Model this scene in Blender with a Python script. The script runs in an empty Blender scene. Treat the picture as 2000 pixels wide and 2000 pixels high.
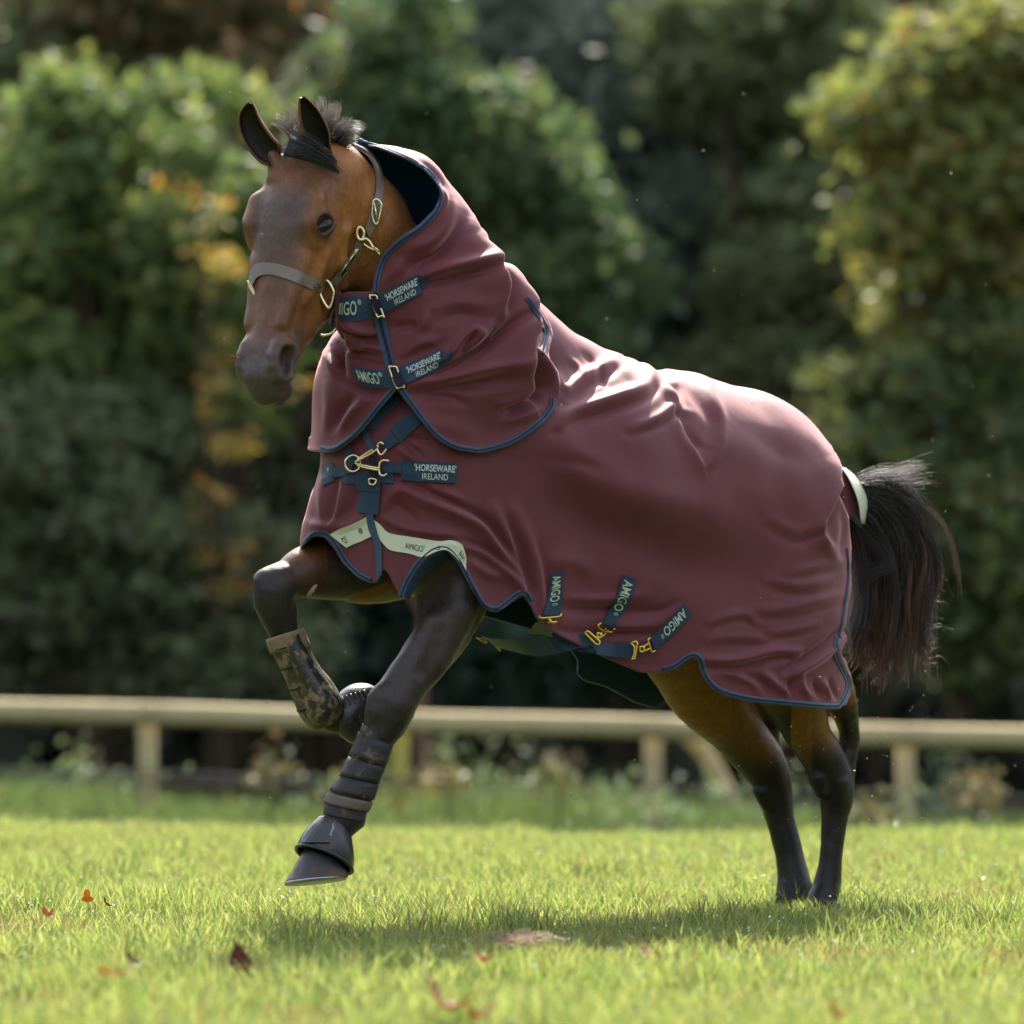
import bpy, bmesh, math, random
import numpy as np
from mathutils import Vector, Matrix
from mathutils.bvhtree import BVHTree

scene = bpy.context.scene
COL = scene.collection
R = math.radians

# ------------------------------------------------------------------ camera, sky, sun, exposure
FPX, DCAM, HCAM = 11340.0, 14.4, 0.774      # focal length in photo pixels, metres to the horse, eye height
PITCH = math.atan(189.0 / FPX)
cam_d = bpy.data.cameras.new('camera')
cam = bpy.data.objects.new('camera', cam_d); COL.objects.link(cam)
cam.location = (0, -DCAM, HCAM)
cam.rotation_euler = (math.pi / 2 + PITCH, 0, 0)
cam_d.sensor_width = 36.0
cam_d.lens = FPX / 2000.0 * 36.0
cam_d.clip_start = 0.5; cam_d.clip_end = 400.0
cam_d.dof.use_dof = True
cam_d.dof.focus_distance = DCAM - 0.35
cam_d.dof.aperture_fstop = 2.7
scene.camera = cam

SUN_EL, SUN_AZ = R(45), R(3)     # the sun stands behind the horse, a little to the right
sun_dir = Vector((math.sin(SUN_AZ) * math.cos(SUN_EL), math.cos(SUN_AZ) * math.cos(SUN_EL), math.sin(SUN_EL)))
world = bpy.data.worlds.new('World'); scene.world = world; world.use_nodes = True
nt = world.node_tree; nt.nodes.clear()
wo = nt.nodes.new('ShaderNodeOutputWorld'); wb = nt.nodes.new('ShaderNodeBackground'); ws = nt.nodes.new('ShaderNodeTexSky')
ws.sky_type = 'NISHITA'; ws.sun_disc = False; ws.sun_elevation = SUN_EL; ws.sun_rotation = SUN_AZ
ws.air_density = 1.0; ws.dust_density = 2.0; ws.ozone_density = 1.0
wb.inputs[1].default_value = 0.15
wh = nt.nodes.new('ShaderNodeHueSaturation'); wh.inputs['Saturation'].default_value = 0.42     # thin cloud over most of the sky
nt.links.new(ws.outputs[0], wh.inputs['Color']); nt.links.new(wh.outputs[0], wb.inputs[0]); nt.links.new(wb.outputs[0], wo.inputs[0])
sun_d = bpy.data.lights.new('sun', 'SUN'); sun_d.energy = 3.6; sun_d.angle = R(0.53); sun_d.color = (1.0, 0.93, 0.82)
sun = bpy.data.objects.new('sun', sun_d); COL.objects.link(sun)
sun.rotation_euler = (-sun_dir).to_track_quat('-Z', 'Y').to_euler()
scene.view_settings.view_transform = 'Standard'; scene.view_settings.look = 'None'
scene.view_settings.gamma = 1.0; scene.view_settings.use_curve_mapping = False
scene.view_settings.exposure = 1.72
scene.render.engine = 'CYCLES'
cy = scene.cycles
cy.use_denoising = True
cy.max_bounces = 8; cy.diffuse_bounces = 4; cy.glossy_bounces = 3; cy.transmission_bounces = 6; cy.transparent_max_bounces = 8
cy.sample_clamp_indirect = 6.0
cy.caustics_reflective = False; cy.caustics_refractive = False

# ------------------------------------------------------------------ photo pixel <-> world
CT, ST = math.cos(PITCH), math.sin(PITCH)
def P(px, py, Y):
    """world point at depth Y that the camera sees at photo pixel (px, py)"""
    ux = (px - 1000.0) / FPX; uy = -(py - 1000.0) / FPX
    d = np.array([ux, CT - uy * ST, ST + uy * CT])
    t = (Y + DCAM) / d[1]
    return np.array([d[0] * t, -DCAM + d[1] * t, HCAM + d[2] * t])
def S(Y):
    return (Y + DCAM) / FPX
def proj(V):
    V = np.asarray(V)
    x = V[..., 0]; y = V[..., 1] + DCAM; z = V[..., 2] - HCAM
    f = y * CT + z * ST; up = -y * ST + z * CT
    return 1000.0 + FPX * x / f, 1000.0 - FPX * up / f
def CV(pts, Y):     # several pixels at one depth
    return [P(a, b, Y) for a, b in pts]

# ------------------------------------------------------------------ object helpers
def tag(o, label=None, cat=None, group=None, kind=None):
    if label: o['label'] = label
    if cat: o['category'] = cat
    if group: o['group'] = group
    if kind: o['kind'] = kind
    return o
def empty(name, loc=(0, 0, 0)):
    o = bpy.data.objects.new(name, None); COL.objects.link(o); o.location = loc; o.empty_display_size = 0.1
    return o
def link(name, me, parent=None):
    o = bpy.data.objects.new(name, me); COL.objects.link(o)
    if parent is not None:
        o.parent = parent
        if parent.type == 'EMPTY': o.matrix_parent_inverse = Matrix.Translation(-Vector(parent.location))
    return o
def mesh_np(name, V, Fa, mat=None, parent=None, smooth=True):
    """mesh object from numpy vertices and a list of (n,k) face arrays"""
    V = np.asarray(V, dtype=np.float32)
    if not isinstance(Fa, list): Fa = [Fa]
    Fa = [np.asarray(f, dtype=np.int32) for f in Fa if len(f)]
    me = bpy.data.meshes.new(name)
    me.vertices.add(len(V)); me.vertices.foreach_set('co', V.ravel())
    nl = sum(f.size for f in Fa); nf = sum(len(f) for f in Fa)
    me.loops.add(nl); me.polygons.add(nf)
    me.loops.foreach_set('vertex_index', np.concatenate([f.ravel() for f in Fa]))
    ls, o = [], 0
    for f in Fa:
        ls.append(o + np.arange(len(f)) * f.shape[1]); o += f.size
    me.polygons.foreach_set('loop_start', np.concatenate(ls).astype(np.int32))
    me.update(calc_edges=True)
    me.polygons.foreach_set('use_smooth', np.full(nf, smooth))
    if mat is not None:
        for m in (mat if isinstance(mat, (list, tuple)) else [mat]): me.materials.append(m)
    return link(name, me, parent)
def set_col(o, name, C):
    a = o.data.color_attributes.new(name, 'FLOAT_COLOR', 'POINT')
    C = np.asarray(C, dtype=np.float32)
    if C.shape[1] == 3: C = np.hstack([C, np.ones((len(C), 1), np.float32)])
    a.data.foreach_set('color', C.ravel())

class MB:
    """collects simple shapes, then links them as one mesh"""
    def __init__(s): s.V = []; s.F4 = []; s.F3 = []; s.n = 0
    def add(s, V, F4=None, F3=None):
        V = np.asarray(V, dtype=float).reshape(-1, 3)
        if F4 is not None and len(F4): s.F4.append(np.asarray(F4) + s.n)
        if F3 is not None and len(F3): s.F3.append(np.asarray(F3) + s.n)
        s.V.append(V); s.n += len(V)
    def rings(s, Rg, close=True, cap=True, loop=False):
        Rg = np.asarray(Rg, dtype=float); n, k = Rg.shape[:2]
        q = []
        for i in range(n if loop else n - 1):
            i2 = (i + 1) % n
            for j in range(k if close else k - 1):
                j2 = (j + 1) % k
                q.append((i * k + j, i * k + j2, i2 * k + j2, i2 * k + j))
        V = Rg.reshape(-1, 3); t = []
        if cap and close and not loop:
            V = np.vstack([V, Rg[0].mean(0), Rg[-1].mean(0)])
            for j in range(k):
                j2 = (j + 1) % k
                t.append((n * k, j2, j)); t.append((n * k + 1, (n - 1) * k + j, (n - 1) * k + j2))
        s.add(V, q, t)
    def tube(s, pts, r, k=8, flat=1.0, up=None, loop=False, cap=True):
        pts = np.asarray(pts, dtype=float); n = len(pts)
        r = np.full(n, r, float) if np.isscalar(r) else np.asarray(r, float)
        T = np.gradient(pts, axis=0) if not loop else (np.roll(pts, -1, 0) - np.roll(pts, 1, 0))
        T /= np.linalg.norm(T, axis=1)[:, None] + 1e-12
        N = np.zeros_like(T); ref = np.array(up if up is not None else (0.13, -0.97, 0.21), float)
        for i in range(n):
            v = ref - T[i] * (ref @ T[i])
            if np.linalg.norm(v) < 1e-3: v = np.cross(T[i], (1, 0, 0))
            N[i] = v / np.linalg.norm(v)
            if up is None: ref = N[i]
        B = np.cross(T, N)
        a = np.linspace(0, 2 * np.pi, k, endpoint=False)
        Rg = pts[:, None] + r[:, None, None] * (np.cos(a)[None, :, None] * N[:, None] * flat + np.sin(a)[None, :, None] * B[:, None])
        s.rings(Rg, cap=cap, loop=loop)
    def box(s, a, b):
        x0, y0, z0 = a; x1, y1, z1 = b
        s.add([(x0,y0,z0),(x1,y0,z0),(x1,y1,z0),(x0,y1,z0),(x0,y0,z1),(x1,y0,z1),(x1,y1,z1),(x0,y1,z1)],
              [(0,3,2,1),(4,5,6,7),(0,1,5,4),(1,2,6,5),(2,3,7,6),(3,0,4,7)])
    def build(s, name, mat, parent=None, smooth=True):
        F = []
        if s.F4: F.append(np.vstack(s.F4))
        if s.F3: F.append(np.vstack(s.F3))
        return mesh_np(name, np.vstack(s.V), F, mat, parent, smooth)

def resample(pts, n=None, step=None, closed=False):
    p = np.asarray(pts, float)
    if closed: p = np.vstack([p, p[:1]])
    L = np.r_[0, np.cumsum(np.linalg.norm(np.diff(p, axis=0), axis=1))]
    if n is None: n = max(2, int(round(L[-1] / step)) + 1)
    t = np.linspace(0, L[-1], n)
    return np.stack([np.interp(t, L, p[:, k]) for k in range(p.shape[1])], 1)
def spline(pts, n=8, closed=False):
    """Catmull-Rom through pts, n samples a span"""
    p = np.asarray(pts, float); m = len(p); out = []
    for i in range(m if closed else m - 1):
        g = (lambda q: p[q % m]) if closed else (lambda q: p[min(max(q, 0), m - 1)])
        p0, p1, p2, p3 = g(i - 1), g(i), g(i + 1), g(i + 2)
        for t in np.arange(n) / n:
            out.append(0.5 * ((2 * p1) + (-p0 + p2) * t + (2*p0 - 5*p1 + 4*p2 - p3) * t*t + (-p0 + 3*p1 - 3*p2 + p3) * t**3))
    if not closed: out.append(p[-1])
    return np.array(out)

# ------------------------------------------------------------------ materials
def mat_new(name):
    m = bpy.data.materials.new(name); m.use_nodes = True
    n = m.node_tree.nodes; b = n['Principled BSDF']
    return m, m.node_tree, b
def N(ntree, typ, **kw):
    nd = ntree.nodes.new(typ)
    for k, v in kw.items():
        if k.startswith('i_'): nd.inputs[k[2:].replace('_', ' ')].default_value = v
        else: setattr(nd, k, v)
    return nd
def simple(name, col, rough=0.5, spec=0.5, metal=0.0, var=0.15, scale=30.0, bump=0.0, bscale=200.0, sheen=0.0, coat=0.0):
    m, t, b = mat_new(name)
    tc = N(t, 'ShaderNodeTexCoord'); no = N(t, 'ShaderNodeTexNoise', i_Scale=scale, i_Detail=5.0)
    t.links.new(tc.outputs['Object'], no.inputs['Vector'])
    mx = N(t, 'ShaderNodeMix', data_type='RGBA')
    mx.inputs[6].default_value = (*[c * (1 - var) for c in col], 1); mx.inputs[7].default_value = (*[min(1, c * (1 + var)) for c in col], 1)
    t.links.new(no.outputs[0], mx.inputs[0]); t.links.new(mx.outputs[2], b.inputs['Base Color'])
    b.inputs['Roughness'].default_value = rough; b.inputs['Specular IOR Level'].default_value = spec; b.inputs['Metallic'].default_value = metal
    b.inputs['Sheen Weight'].default_value = sheen; b.inputs['Coat Weight'].default_value = coat
    if bump > 0:
        n2 = N(t, 'ShaderNodeTexNoise', i_Scale=bscale, i_Detail=3.0); bp = N(t, 'ShaderNodeBump', i_Strength=bump, i_Distance=0.002)
        t.links.new(tc.outputs['Object'], n2.inputs['Vector']); t.links.new(n2.outputs[0], bp.inputs['Height']); t.links.new(bp.outputs[0], b.inputs['Normal'])
    return m
def leaf_mat(name, trans=0.35, rough=0.5, spec=0.3):
    """leaf or blade: colour per face from the 'tint' attribute, part of the light passes through"""
    m, t, b = mat_new(name)
    at = N(t, 'ShaderNodeAttribute', attribute_name='tint')
    t.links.new(at.outputs['Color'], b.inputs['Base Color'])
    b.inputs['Roughness'].default_value = rough; b.inputs['Specular IOR Level'].default_value = spec
    tr = N(t, 'ShaderNodeBsdfTranslucent'); hs = N(t, 'ShaderNodeHueSaturation', i_Hue=0.49, i_Saturation=1.1, i_Value=1.5)
    t.links.new(at.outputs['Color'], hs.inputs['Color']); t.links.new(hs.outputs[0], tr.inputs['Color'])
    ms = N(t, 'ShaderNodeMixShader', i_Fac=trans)
    t.links.new(b.outputs[0], ms.inputs[1]); t.links.new(tr.outputs[0], ms.inputs[2])
    t.links.new(ms.outputs[0], t.nodes['Material Output'].inputs['Surface'])
    return m

# ------------------------------------------------------------------ distance fields, meshed by surface nets
class Field:
    def __init__(s, lo, hi, h):
        s.lo = np.array(lo, float); s.h = h
        s.n = np.ceil((np.array(hi) - s.lo) / h).astype(int) + 1
        s.a = np.full(s.n, 0.5, np.float32)
    def sub(s, lo, hi):
        i0 = np.clip(np.floor((np.array(lo) - s.lo) / s.h).astype(int), 0, s.n - 1)
        i1 = np.clip(np.ceil((np.array(hi) - s.lo) / s.h).astype(int) + 1, 1, s.n)
        i1 = np.maximum(i1, i0 + 1)
        ax = [(s.lo[k] + np.arange(i0[k], i1[k]) * s.h).astype(np.float32) for k in range(3)]
        return tuple(slice(i0[k], i1[k]) for k in range(3)), ax[0][:, None, None], ax[1][None, :, None], ax[2][None, None, :]
    def join(s, sl, d, k):
        a = s.a[sl]
        if k > 0:
            hh = np.clip(0.5 + 0.5 * (a - d) / k, 0, 1)
            s.a[sl] = a + (d - a) * hh - k * hh * (1 - hh)
        else: s.a[sl] = np.minimum(a, d)
    def cut(s, sl, d, k):       # subtract
        a = s.a[sl]; d = -d
        hh = np.clip(0.5 - 0.5 * (a - d) / max(k, 1e-6), 0, 1)
        s.a[sl] = a + (d - a) * hh + k * hh * (1 - hh)
    def cone(s, A, ra, B, rb, k=0.02, n=None, sq=1.0, mode='join'):
        A = np.asarray(A, float); B = np.asarray(B, float); m = max(ra, rb) + k + 3 * s.h
        sl, X, Y, Z = s.sub(np.minimum(A, B) - m, np.maximum(A, B) + m)
        qx, qy, qz = X - A[0], Y - A[1], Z - A[2]
        b = B - A; f = 1.0 / sq - 1.0
        if n is not None and sq != 1.0:
            dn = (qx * n[0] + qy * n[1] + qz * n[2]) * f
            qx, qy, qz = qx + n[0] * dn, qy + n[1] * dn, qz + n[2] * dn
            b = b + np.asarray(n) * (b @ np.asarray(n)) * f
        bb = max(b @ b, 1e-9)
        t = np.clip((qx * b[0] + qy * b[1] + qz * b[2]) / bb, 0, 1)
        d = np.sqrt((qx - t * b[0])**2 + (qy - t * b[1])**2 + (qz - t * b[2])**2) - (ra + (rb - ra) * t)
        (s.join if mode == 'join' else s.cut)(sl, d.astype(np.float32), k)
    def chain(s, st, k=0.02, n=None, sq=1.0):
        for (A, ra), (B, rb) in zip(st[:-1], st[1:]): s.cone(A, ra, B, rb, k, n, sq)
    def drop(s, A, ra, B, rb, k, n, sq, zmin, taper=0.0):
        """like cone, but hangs straight down below the axis to zmin, as cloth does"""
        A = np.asarray(A, float); B = np.asarray(B, float); m = max(ra, rb) + k + 3 * s.h
        lo = np.minimum(A, B) - m; lo[2] = zmin
        sl, X, Y, Z = s.sub(lo, np.maximum(A, B) + m)
        qx, qy = X - A[0], Y - A[1]; b = (B - A)[:2].copy(); f = 1.0 / sq - 1.0
        dn = (qx * n[0] + qy * n[1]) * f
        qx, qy = qx + n[0] * dn, qy + n[1] * dn; b = b + np.array(n[:2]) * (b @ np.array(n[:2])) * f
        t = np.clip((qx * b[0] + qy * b[1]) / max(b @ b, 1e-9), 0, 1)
        cz = A[2] + (B[2] - A[2]) * t
        dz = np.maximum(Z - cz, 0)
        low = np.maximum(cz - Z - .02, 0)
        d = np.sqrt((qx - t * b[0])**2 + (qy - t * b[1])**2 + dz * dz) - (ra + (rb - ra) * t) + taper * low * low / (low + .12)
        s.join(sl, d.astype(np.float32), k)
    def mesh(s):
        a = s.a; ins = a < 0
        c = np.zeros(tuple(np.array(a.shape) - 1), np.uint8)
        for i in (0, 1):
            for j in (0, 1):
                for k in (0, 1):
                    c += ins[i:a.shape[0]-1+i, j:a.shape[1]-1+j, k:a.shape[2]-1+k]
        idx = np.flatnonzero((c > 0) & (c < 8)); sh = c.shape
        I, J, K = np.unravel_index(idx, sh)
        val = np.empty((len(idx), 2, 2, 2), np.float32)
        for i in (0, 1):
            for j in (0, 1):
                for k in (0, 1): val[:, i, j, k] = a[I + i, J + j, K + k]
        acc = np.zeros((len(idx), 3)); cnt = np.zeros(len(idx))
        for ax in range(3):
            o1, o2 = [x for x in range(3) if x != ax]
            for p in (0, 1):
                for q in (0, 1):
                    c0 = [0, 0, 0]; c0[o1] = p; c0[o2] = q; c1 = list(c0); c1[ax] = 1
                    v0 = val[:, c0[0], c0[1], c0[2]]; v1 = val[:, c1[0], c1[1], c1[2]]
                    m = (v0 < 0) != (v1 < 0)
                    t = np.where(m, v0 / np.where(m, v0 - v1, 1), 0)
                    e = np.zeros((len(idx), 3)); e[:, o1] = p; e[:, o2] = q; e[:, ax] = t
                    acc += e * m[:, None]; cnt += m
        V = s.lo + (np.stack([I, J, K], 1) + acc / cnt[:, None]) * s.h
        Q = []
        st = np.array([sh[1] * sh[2], sh[2], 1])
        for ax in range(3):
            o1, o2 = (ax + 1) % 3, (ax + 2) % 3
            s0 = [slice(None)] * 3; s1 = [slice(None)] * 3
            s0[ax] = slice(0, -1); s1[ax] = slice(1, None)
            A_, B_ = ins[tuple(s0)], ins[tuple(s1)]
            e = np.flatnonzero(A_ != B_)
            ijk = np.stack(np.unravel_index(e, A_.shape), 1)
            ok = (ijk[:, o1] > 0) & (ijk[:, o2] > 0) & (ijk[:, o1] < sh[o1]) & (ijk[:, o2] < sh[o2])
            ijk = ijk[ok]; flip = ~A_.ravel()[e[ok]]
            base = ijk @ st
            q = np.stack([base - st[o1] - st[o2], base - st[o2], base, base - st[o1]], 1)
            q[flip] = q[flip][:, ::-1]
            Q.append(np.searchsorted(idx, q))
        return V, np.vstack(Q)

def edges_of(F):
    E = np.vstack([np.stack([F[:, i], F[:, (i + 1) % F.shape[1]]], 1) for i in range(F.shape[1])])
    E = np.sort(E, 1)
    key = E[:, 0].astype(np.int64) * (E.max() + 1) + E[:, 1]
    u, i, c = np.unique(key, return_index=True, return_counts=True)
    return E[i], c
def smooth(V, E, it=2, lam=0.5, fix=None, mu=None):
    n = len(V); deg = np.bincount(E.ravel(), minlength=n).clip(1)
    for k in range(it):
        A = np.stack([np.bincount(E[:, 0], V[E[:, 1], c], n) + np.bincount(E[:, 1], V[E[:, 0], c], n) for c in range(3)], 1) / deg[:, None]
        D = (A - V) * (lam if (mu is None or k % 2 == 0) else mu)
        if fix is not None: D[fix] = 0
        V = V + D
    return V
def normals(V, F):
    fn = np.cross(V[F[:, 2]] - V[F[:, 0]], V[F[:, -1]] - V[F[:, 1]])
    Nn = np.zeros_like(V)
    for k in range(F.shape[1]):
        for c in range(3): Nn[:, c] += np.bincount(F[:, k], fn[:, c], len(V))
    return Nn / (np.linalg.norm(Nn, axis=1)[:, None] + 1e-12)
def compact(V, F, *attrs):
    used = np.zeros(len(V), bool); used[F.ravel()] = True
    m = np.cumsum(used) - 1
    return (V[used], m[F]) + tuple(a[used] for a in attrs)
def vnoise(X, seed=0, scale=1.0):
    """smooth value noise on points (n,3)"""
    rng = np.random.default_rng(seed); T = rng.random((32, 32, 32)) * 2 - 1
    q = np.asarray(X) * scale; i = np.floor(q).astype(int); f = q - i; f = f * f * (3 - 2 * f); out = 0
    for a in (0, 1):
        for b in (0, 1):
            for c in (0, 1):
                w = (f[:, 0] if a else 1 - f[:, 0]) * (f[:, 1] if b else 1 - f[:, 1]) * (f[:, 2] if c else 1 - f[:, 2])
                out = out + w * T[(i[:, 0] + a) % 32, (i[:, 1] + b) % 32, (i[:, 2] + c) % 32]
    return out
class Poly2D:
    """signed distance to a closed photo-space outline (negative inside), looked up on a grid"""
    def __init__(s, pts, step=2.0, pad=120):
        p = np.asarray(pts, float); s.lo = np.floor(p.min(0) - pad); s.st = step
        n = np.ceil((p.max(0) + pad - s.lo) / step).astype(int) + 2
        gx = s.lo[0] + np.arange(n[0]) * step; gy = s.lo[1] + np.arange(n[1]) * step
        X, Y = np.meshgrid(gx, gy, indexing='ij'); best = np.full(X.shape, 1e9); ins = np.zeros(X.shape, bool)
        for a, b in zip(p, np.roll(p, -1, 0)):
            d = b - a; L = max(d @ d, 1e-9)
            t = np.clip(((X - a[0]) * d[0] + (Y - a[1]) * d[1]) / L, 0, 1)
            best = np.minimum(best, (X - a[0] - t * d[0])**2 + (Y - a[1] - t * d[1])**2)
            if a[1] != b[1]:
                c = ((a[1] > Y) != (b[1] > Y)) & (X < (b[0] - a[0]) * (Y - a[1]) / (b[1] - a[1]) + a[0]); ins ^= c
        s.g = np.where(ins, -1, 1) * np.sqrt(best); s.n = n
    def __call__(s, u, v):
        fx = np.clip((u - s.lo[0]) / s.st, 0, s.n[0] - 2.001); fy = np.clip((v - s.lo[1]) / s.st, 0, s.n[1] - 2.001)
        i = fx.astype(int); j = fy.astype(int); a = fx - i; b = fy - j; g = s.g
        return (g[i, j] * (1-a) + g[i+1, j] * a) * (1-b) + (g[i, j+1] * (1-a) + g[i+1, j+1] * a) * b
    def grad(s, u, v):
        e = 2.0
        gx = (s(u + e, v) - s(u - e, v)) / (2 * e); gy = (s(u, v + e) - s(u, v - e)) / (2 * e)
        L = np.sqrt(gx * gx + gy * gy) + 1e-9
        return gx / L, gy / L

# ================================================================== THE HORSE
PSI = R(33)
NL = np.array([math.sin(PSI), -math.cos(PSI), 0.0])        # towards the horse's near (left) side
def YM(px): return 0.000785 * (px - 1150)                   # depth of the body's middle plane under a photo column

# head frame: u from poll to lips, v out of the face, w towards the near side
HO = P(596, 266, -0.50)
Ha = np.array([-0.2016, -0.2745, -0.9402]); Ha /= np.linalg.norm(Ha)
Hw = np.array([0.8304, -0.5569, -0.0155]); Hw -= Ha * (Hw @ Ha); Hw /= np.linalg.norm(Hw)
Hv = np.cross(Ha, Hw); Hv *= -np.sign(Hv[1]); Hv /= np.linalg.norm(Hv)
HL = 0.635
def H(u, v, w): return HO + Ha * (u * HL) + Hv * v + Hw * w

def eye_frame(s):
    Ec = H(.362, -.012, s * .1065); nE = Hw * s * .80 + Hv * .60; t = Hv * .80 - Hw * s * .60
    return Ec, nE, t * .62 + Ha * .785, t * .785 - Ha * .62
def build_horse_field():
    f = Field((-0.75, -1.02, -0.02), (1.06, 0.70, 2.02), 0.0046)
    def st(lst, sm=0):
        if sm: lst = spline(np.array(lst, float), sm)
        return [(P(x, y, Y), r * S(Y)) for x, y, r, Y in lst]
    # trunk
    f.chain(st([(1432, 1010, 180, YM(1432)), (1390, 1010, 205, YM(1390)), (1150, 960, 222, YM(1150)), (930, 930, 205, YM(930)), (800, 930, 140, YM(800))]), 0.05, NL, 0.88)
    f.chain(st([(1090, 760, 90, YM(1090)), (930, 760, 130, YM(930))]), 0.06)
    # neck, turning towards the camera
    f.chain(st([(890, 800, 165, -.24), (850, 640, 125, -.34), (772, 535, 84, -.37), (706, 425, 80, -.42), (668, 352, 62, -.48)]), 0.05)
    # near fore leg
    nf = st([(885, 1000, 120, -.28), (893, 1110, 88, -.31), (868, 1224, 57, -.36), (829, 1286, 48, -.41), (783, 1347, 44, -.445), (762, 1384, 46, -.455), (748, 1422, 38, -.465), (729, 1455, 30, -.475),
             (701, 1520, 26, -.49), (680, 1572, 32, -.505), (672, 1596, 37, -.51), (655, 1622, 31, -.52), (640, 1650, 35, -.53)], 4)
    f.chain(nf[:6], 0.03); f.chain(nf, 0.0015)
    f.cone(P(790, 1395, -.44), 16 * S(-.44), P(776, 1428, -.45), 12 * S(-.45), 0.012)        # accessory bone behind the knee
    f.cone(P(697, 1605, -.50), 16 * S(-.5), P(690, 1612, -.5), 12 * S(-.5), 0.012)            # ergot
    f.cone(P(905, 1150, -.40), 40 * S(-.4), P(850, 1290, -.44), 20 * S(-.44), 0.03)          # extensor muscle
    f.cone(P(745, 1364, -.48), 24 * S(-.45), P(738, 1390, -.485), 20 * S(-.45), 0.025); f.cone(P(774, 1380, -.475), 22 * S(-.45), P(768, 1402, -.475), 18 * S(-.45), 0.025)
    f.cone(P(765, 1405, -.465), 15 * S(-.45), P(744, 1462, -.475), 11 * S(-.47), 0.006)
    f.cone(P(848, 1215, -.44), 22 * S(-.4), P(795, 1310, -.455), 16 * S(-.44), 0.03); f.cone(P(905, 1190, -.425), 26 * S(-.4), P(842, 1310, -.44), 16 * S(-.44), 0.025)
    f.cone(P(882, 1215, -.49), 8 * S(-.4), P(828, 1312, -.495), 6 * S(-.44), .03, mode='cut')
    # far fore leg, folded
    ff = st([(790, 1060, 105, -.20), (705, 1108, 64, -.25), (645, 1112, 60, -.30), (600, 1117, 51, -.34), (566, 1132, 40, -.37), (540, 1148, 43, -.39), (538, 1183, 38, -.39), (549, 1220, 31, -.38), (560, 1250, 26, -.375),
             (592, 1325, 25, -.35), (622, 1375, 34, -.33), (655, 1400, 30, -.31), (690, 1402, 34, -.29)], 4)
    f.chain(ff[:6], 0.03); f.chain(ff, 0.0015)
    f.cone(P(516, 1135, -.40), 20 * S(-.4), P(520, 1175, -.40), 18 * S(-.4), 0.02)
    f.cone(P(562, 1180, -.38), 14 * S(-.38), P(566, 1196, -.38), 12 * S(-.38), 0.015)
    # near hind leg
    nh = st([(1450, 1050, 130, .20), (1490, 1220, 105, .17), (1545, 1345, 66, .19), (1577, 1430, 45, .235), (1608, 1480, 41, .26), (1630, 1530, 36, .28), (1634, 1562, 33, .285), (1631, 1590, 27, .285),
             (1626, 1640, 22.5, .28), (1620, 1690, 22.5, .275), (1613, 1733, 26, .27), (1606, 1758, 29, .262), (1604, 1774, 29, .255)], 4)
    f.chain(nh[:6], 0.03); f.chain(nh, 0.0015)
    ac = st([(1618, 1310, 40, .21), (1645, 1375, 29, .25), (1657, 1420, 20, .295), (1659, 1445, 19, .305), (1653, 1490, 18, .30), (1645, 1545, 22, .292)], 3)
    f.chain(ac, 0.006)
    f.cone(P(1598, 1520, .24), 20 * S(.25), P(1606, 1545, .245), 16 * S(.25), .012); f.cone(P(1640, 1530, .25), 17 * S(.25), P(1640, 1556, .255), 14 * S(.25), .012)
    f.cone(P(1640, 1600, .29), 9 * S(.28), P(1632, 1730, .28), 11 * S(.28), .006); f.cone(P(1624, 1745, .285), 15 * S(.28), P(1622, 1755, .285), 13 * S(.28), .01)
    # far hind leg
    fh = st([(1340, 1140, 110, .26), (1350, 1255, 98, .27), (1378, 1350, 74, .30), (1432, 1418, 55, .35), (1482, 1482, 46, .39), (1507, 1525, 38, .41), (1515, 1560, 33, .415), (1521, 1590, 28, .415),
             (1531, 1630, 26, .415), (1541, 1672, 26, .415), (1550, 1715, 31, .41), (1552, 1742, 36, .405), (1550, 1768, 38, .40)], 4)
    f.chain(fh[:6], 0.03); f.chain(fh, 0.0015)
    ac = st([(1420, 1315, 46, .36), (1472, 1366, 32, .39), (1500, 1404, 22, .42), (1504, 1440, 18, .425), (1516, 1490, 17, .43), (1522, 1540, 18, .425)], 3)
    f.chain(ac, 0.005)
    f.cone(P(1488, 1545, .38), 18 * S(.4), P(1500, 1570, .39), 14 * S(.4), .012)
    f.cone(P(1544, 1600, .425), 8 * S(.4), P(1570, 1720, .42), 13 * S(.4), .006); f.cone(P(1572, 1738, .41), 16 * S(.4), P(1570, 1748, .41), 14 * S(.4), .01)
    # ---- head: lofted cross-sections along u
    U  = np.array([-.06, .02, .10, .20, .30, .38, .48, .58, .68, .78, .86, .92, .97, 1.01])
    vt = np.array([-.075, -.030, .010, .040, .044, .040, .029, .016, .006, .000, -.003, -.010, -.022, -.045])
    vb = np.array([-.11, -.165, -.215, -.262, -.296, -.298, -.276, -.238, -.194, -.158, -.138, -.134, -.128, -.11])
    hw = np.array([.055, .086, .103, .110, .108, .104, .092, .077, .067, .060, .056, .054, .048, .032])
    ex = np.array([2.0, 2.1, 2.2, 2.3, 2.4, 2.5, 2.5, 2.4, 2.3, 2.2, 2.1, 2.0, 2.0, 2.0])
    ub = np.array([.70, .75, .78, .80, .76, .70, .68, .70, .76, .82, .84, .84, .84, .8])    # how much narrower below
    pts = np.array([H(u, v, w) for u in (-.1, 1.08) for v in (-.33, .1) for w in (-.16, .16)])
    sl, X, Y, Z = f.sub(pts.min(0), pts.max(0))
    qx, qy, qz = X - HO[0], Y - HO[1], Z - HO[2]
    u = (qx * Ha[0] + qy * Ha[1] + qz * Ha[2]) / HL; v = qx * Hv[0] + qy * Hv[1] + qz * Hv[2]; w = qx * Hw[0] + qy * Hw[1] + qz * Hw[2]
    uc = np.clip(u, U[0], U[-1])
    it = lambda arr: np.interp(uc, U, arr).astype(np.float32)
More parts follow.
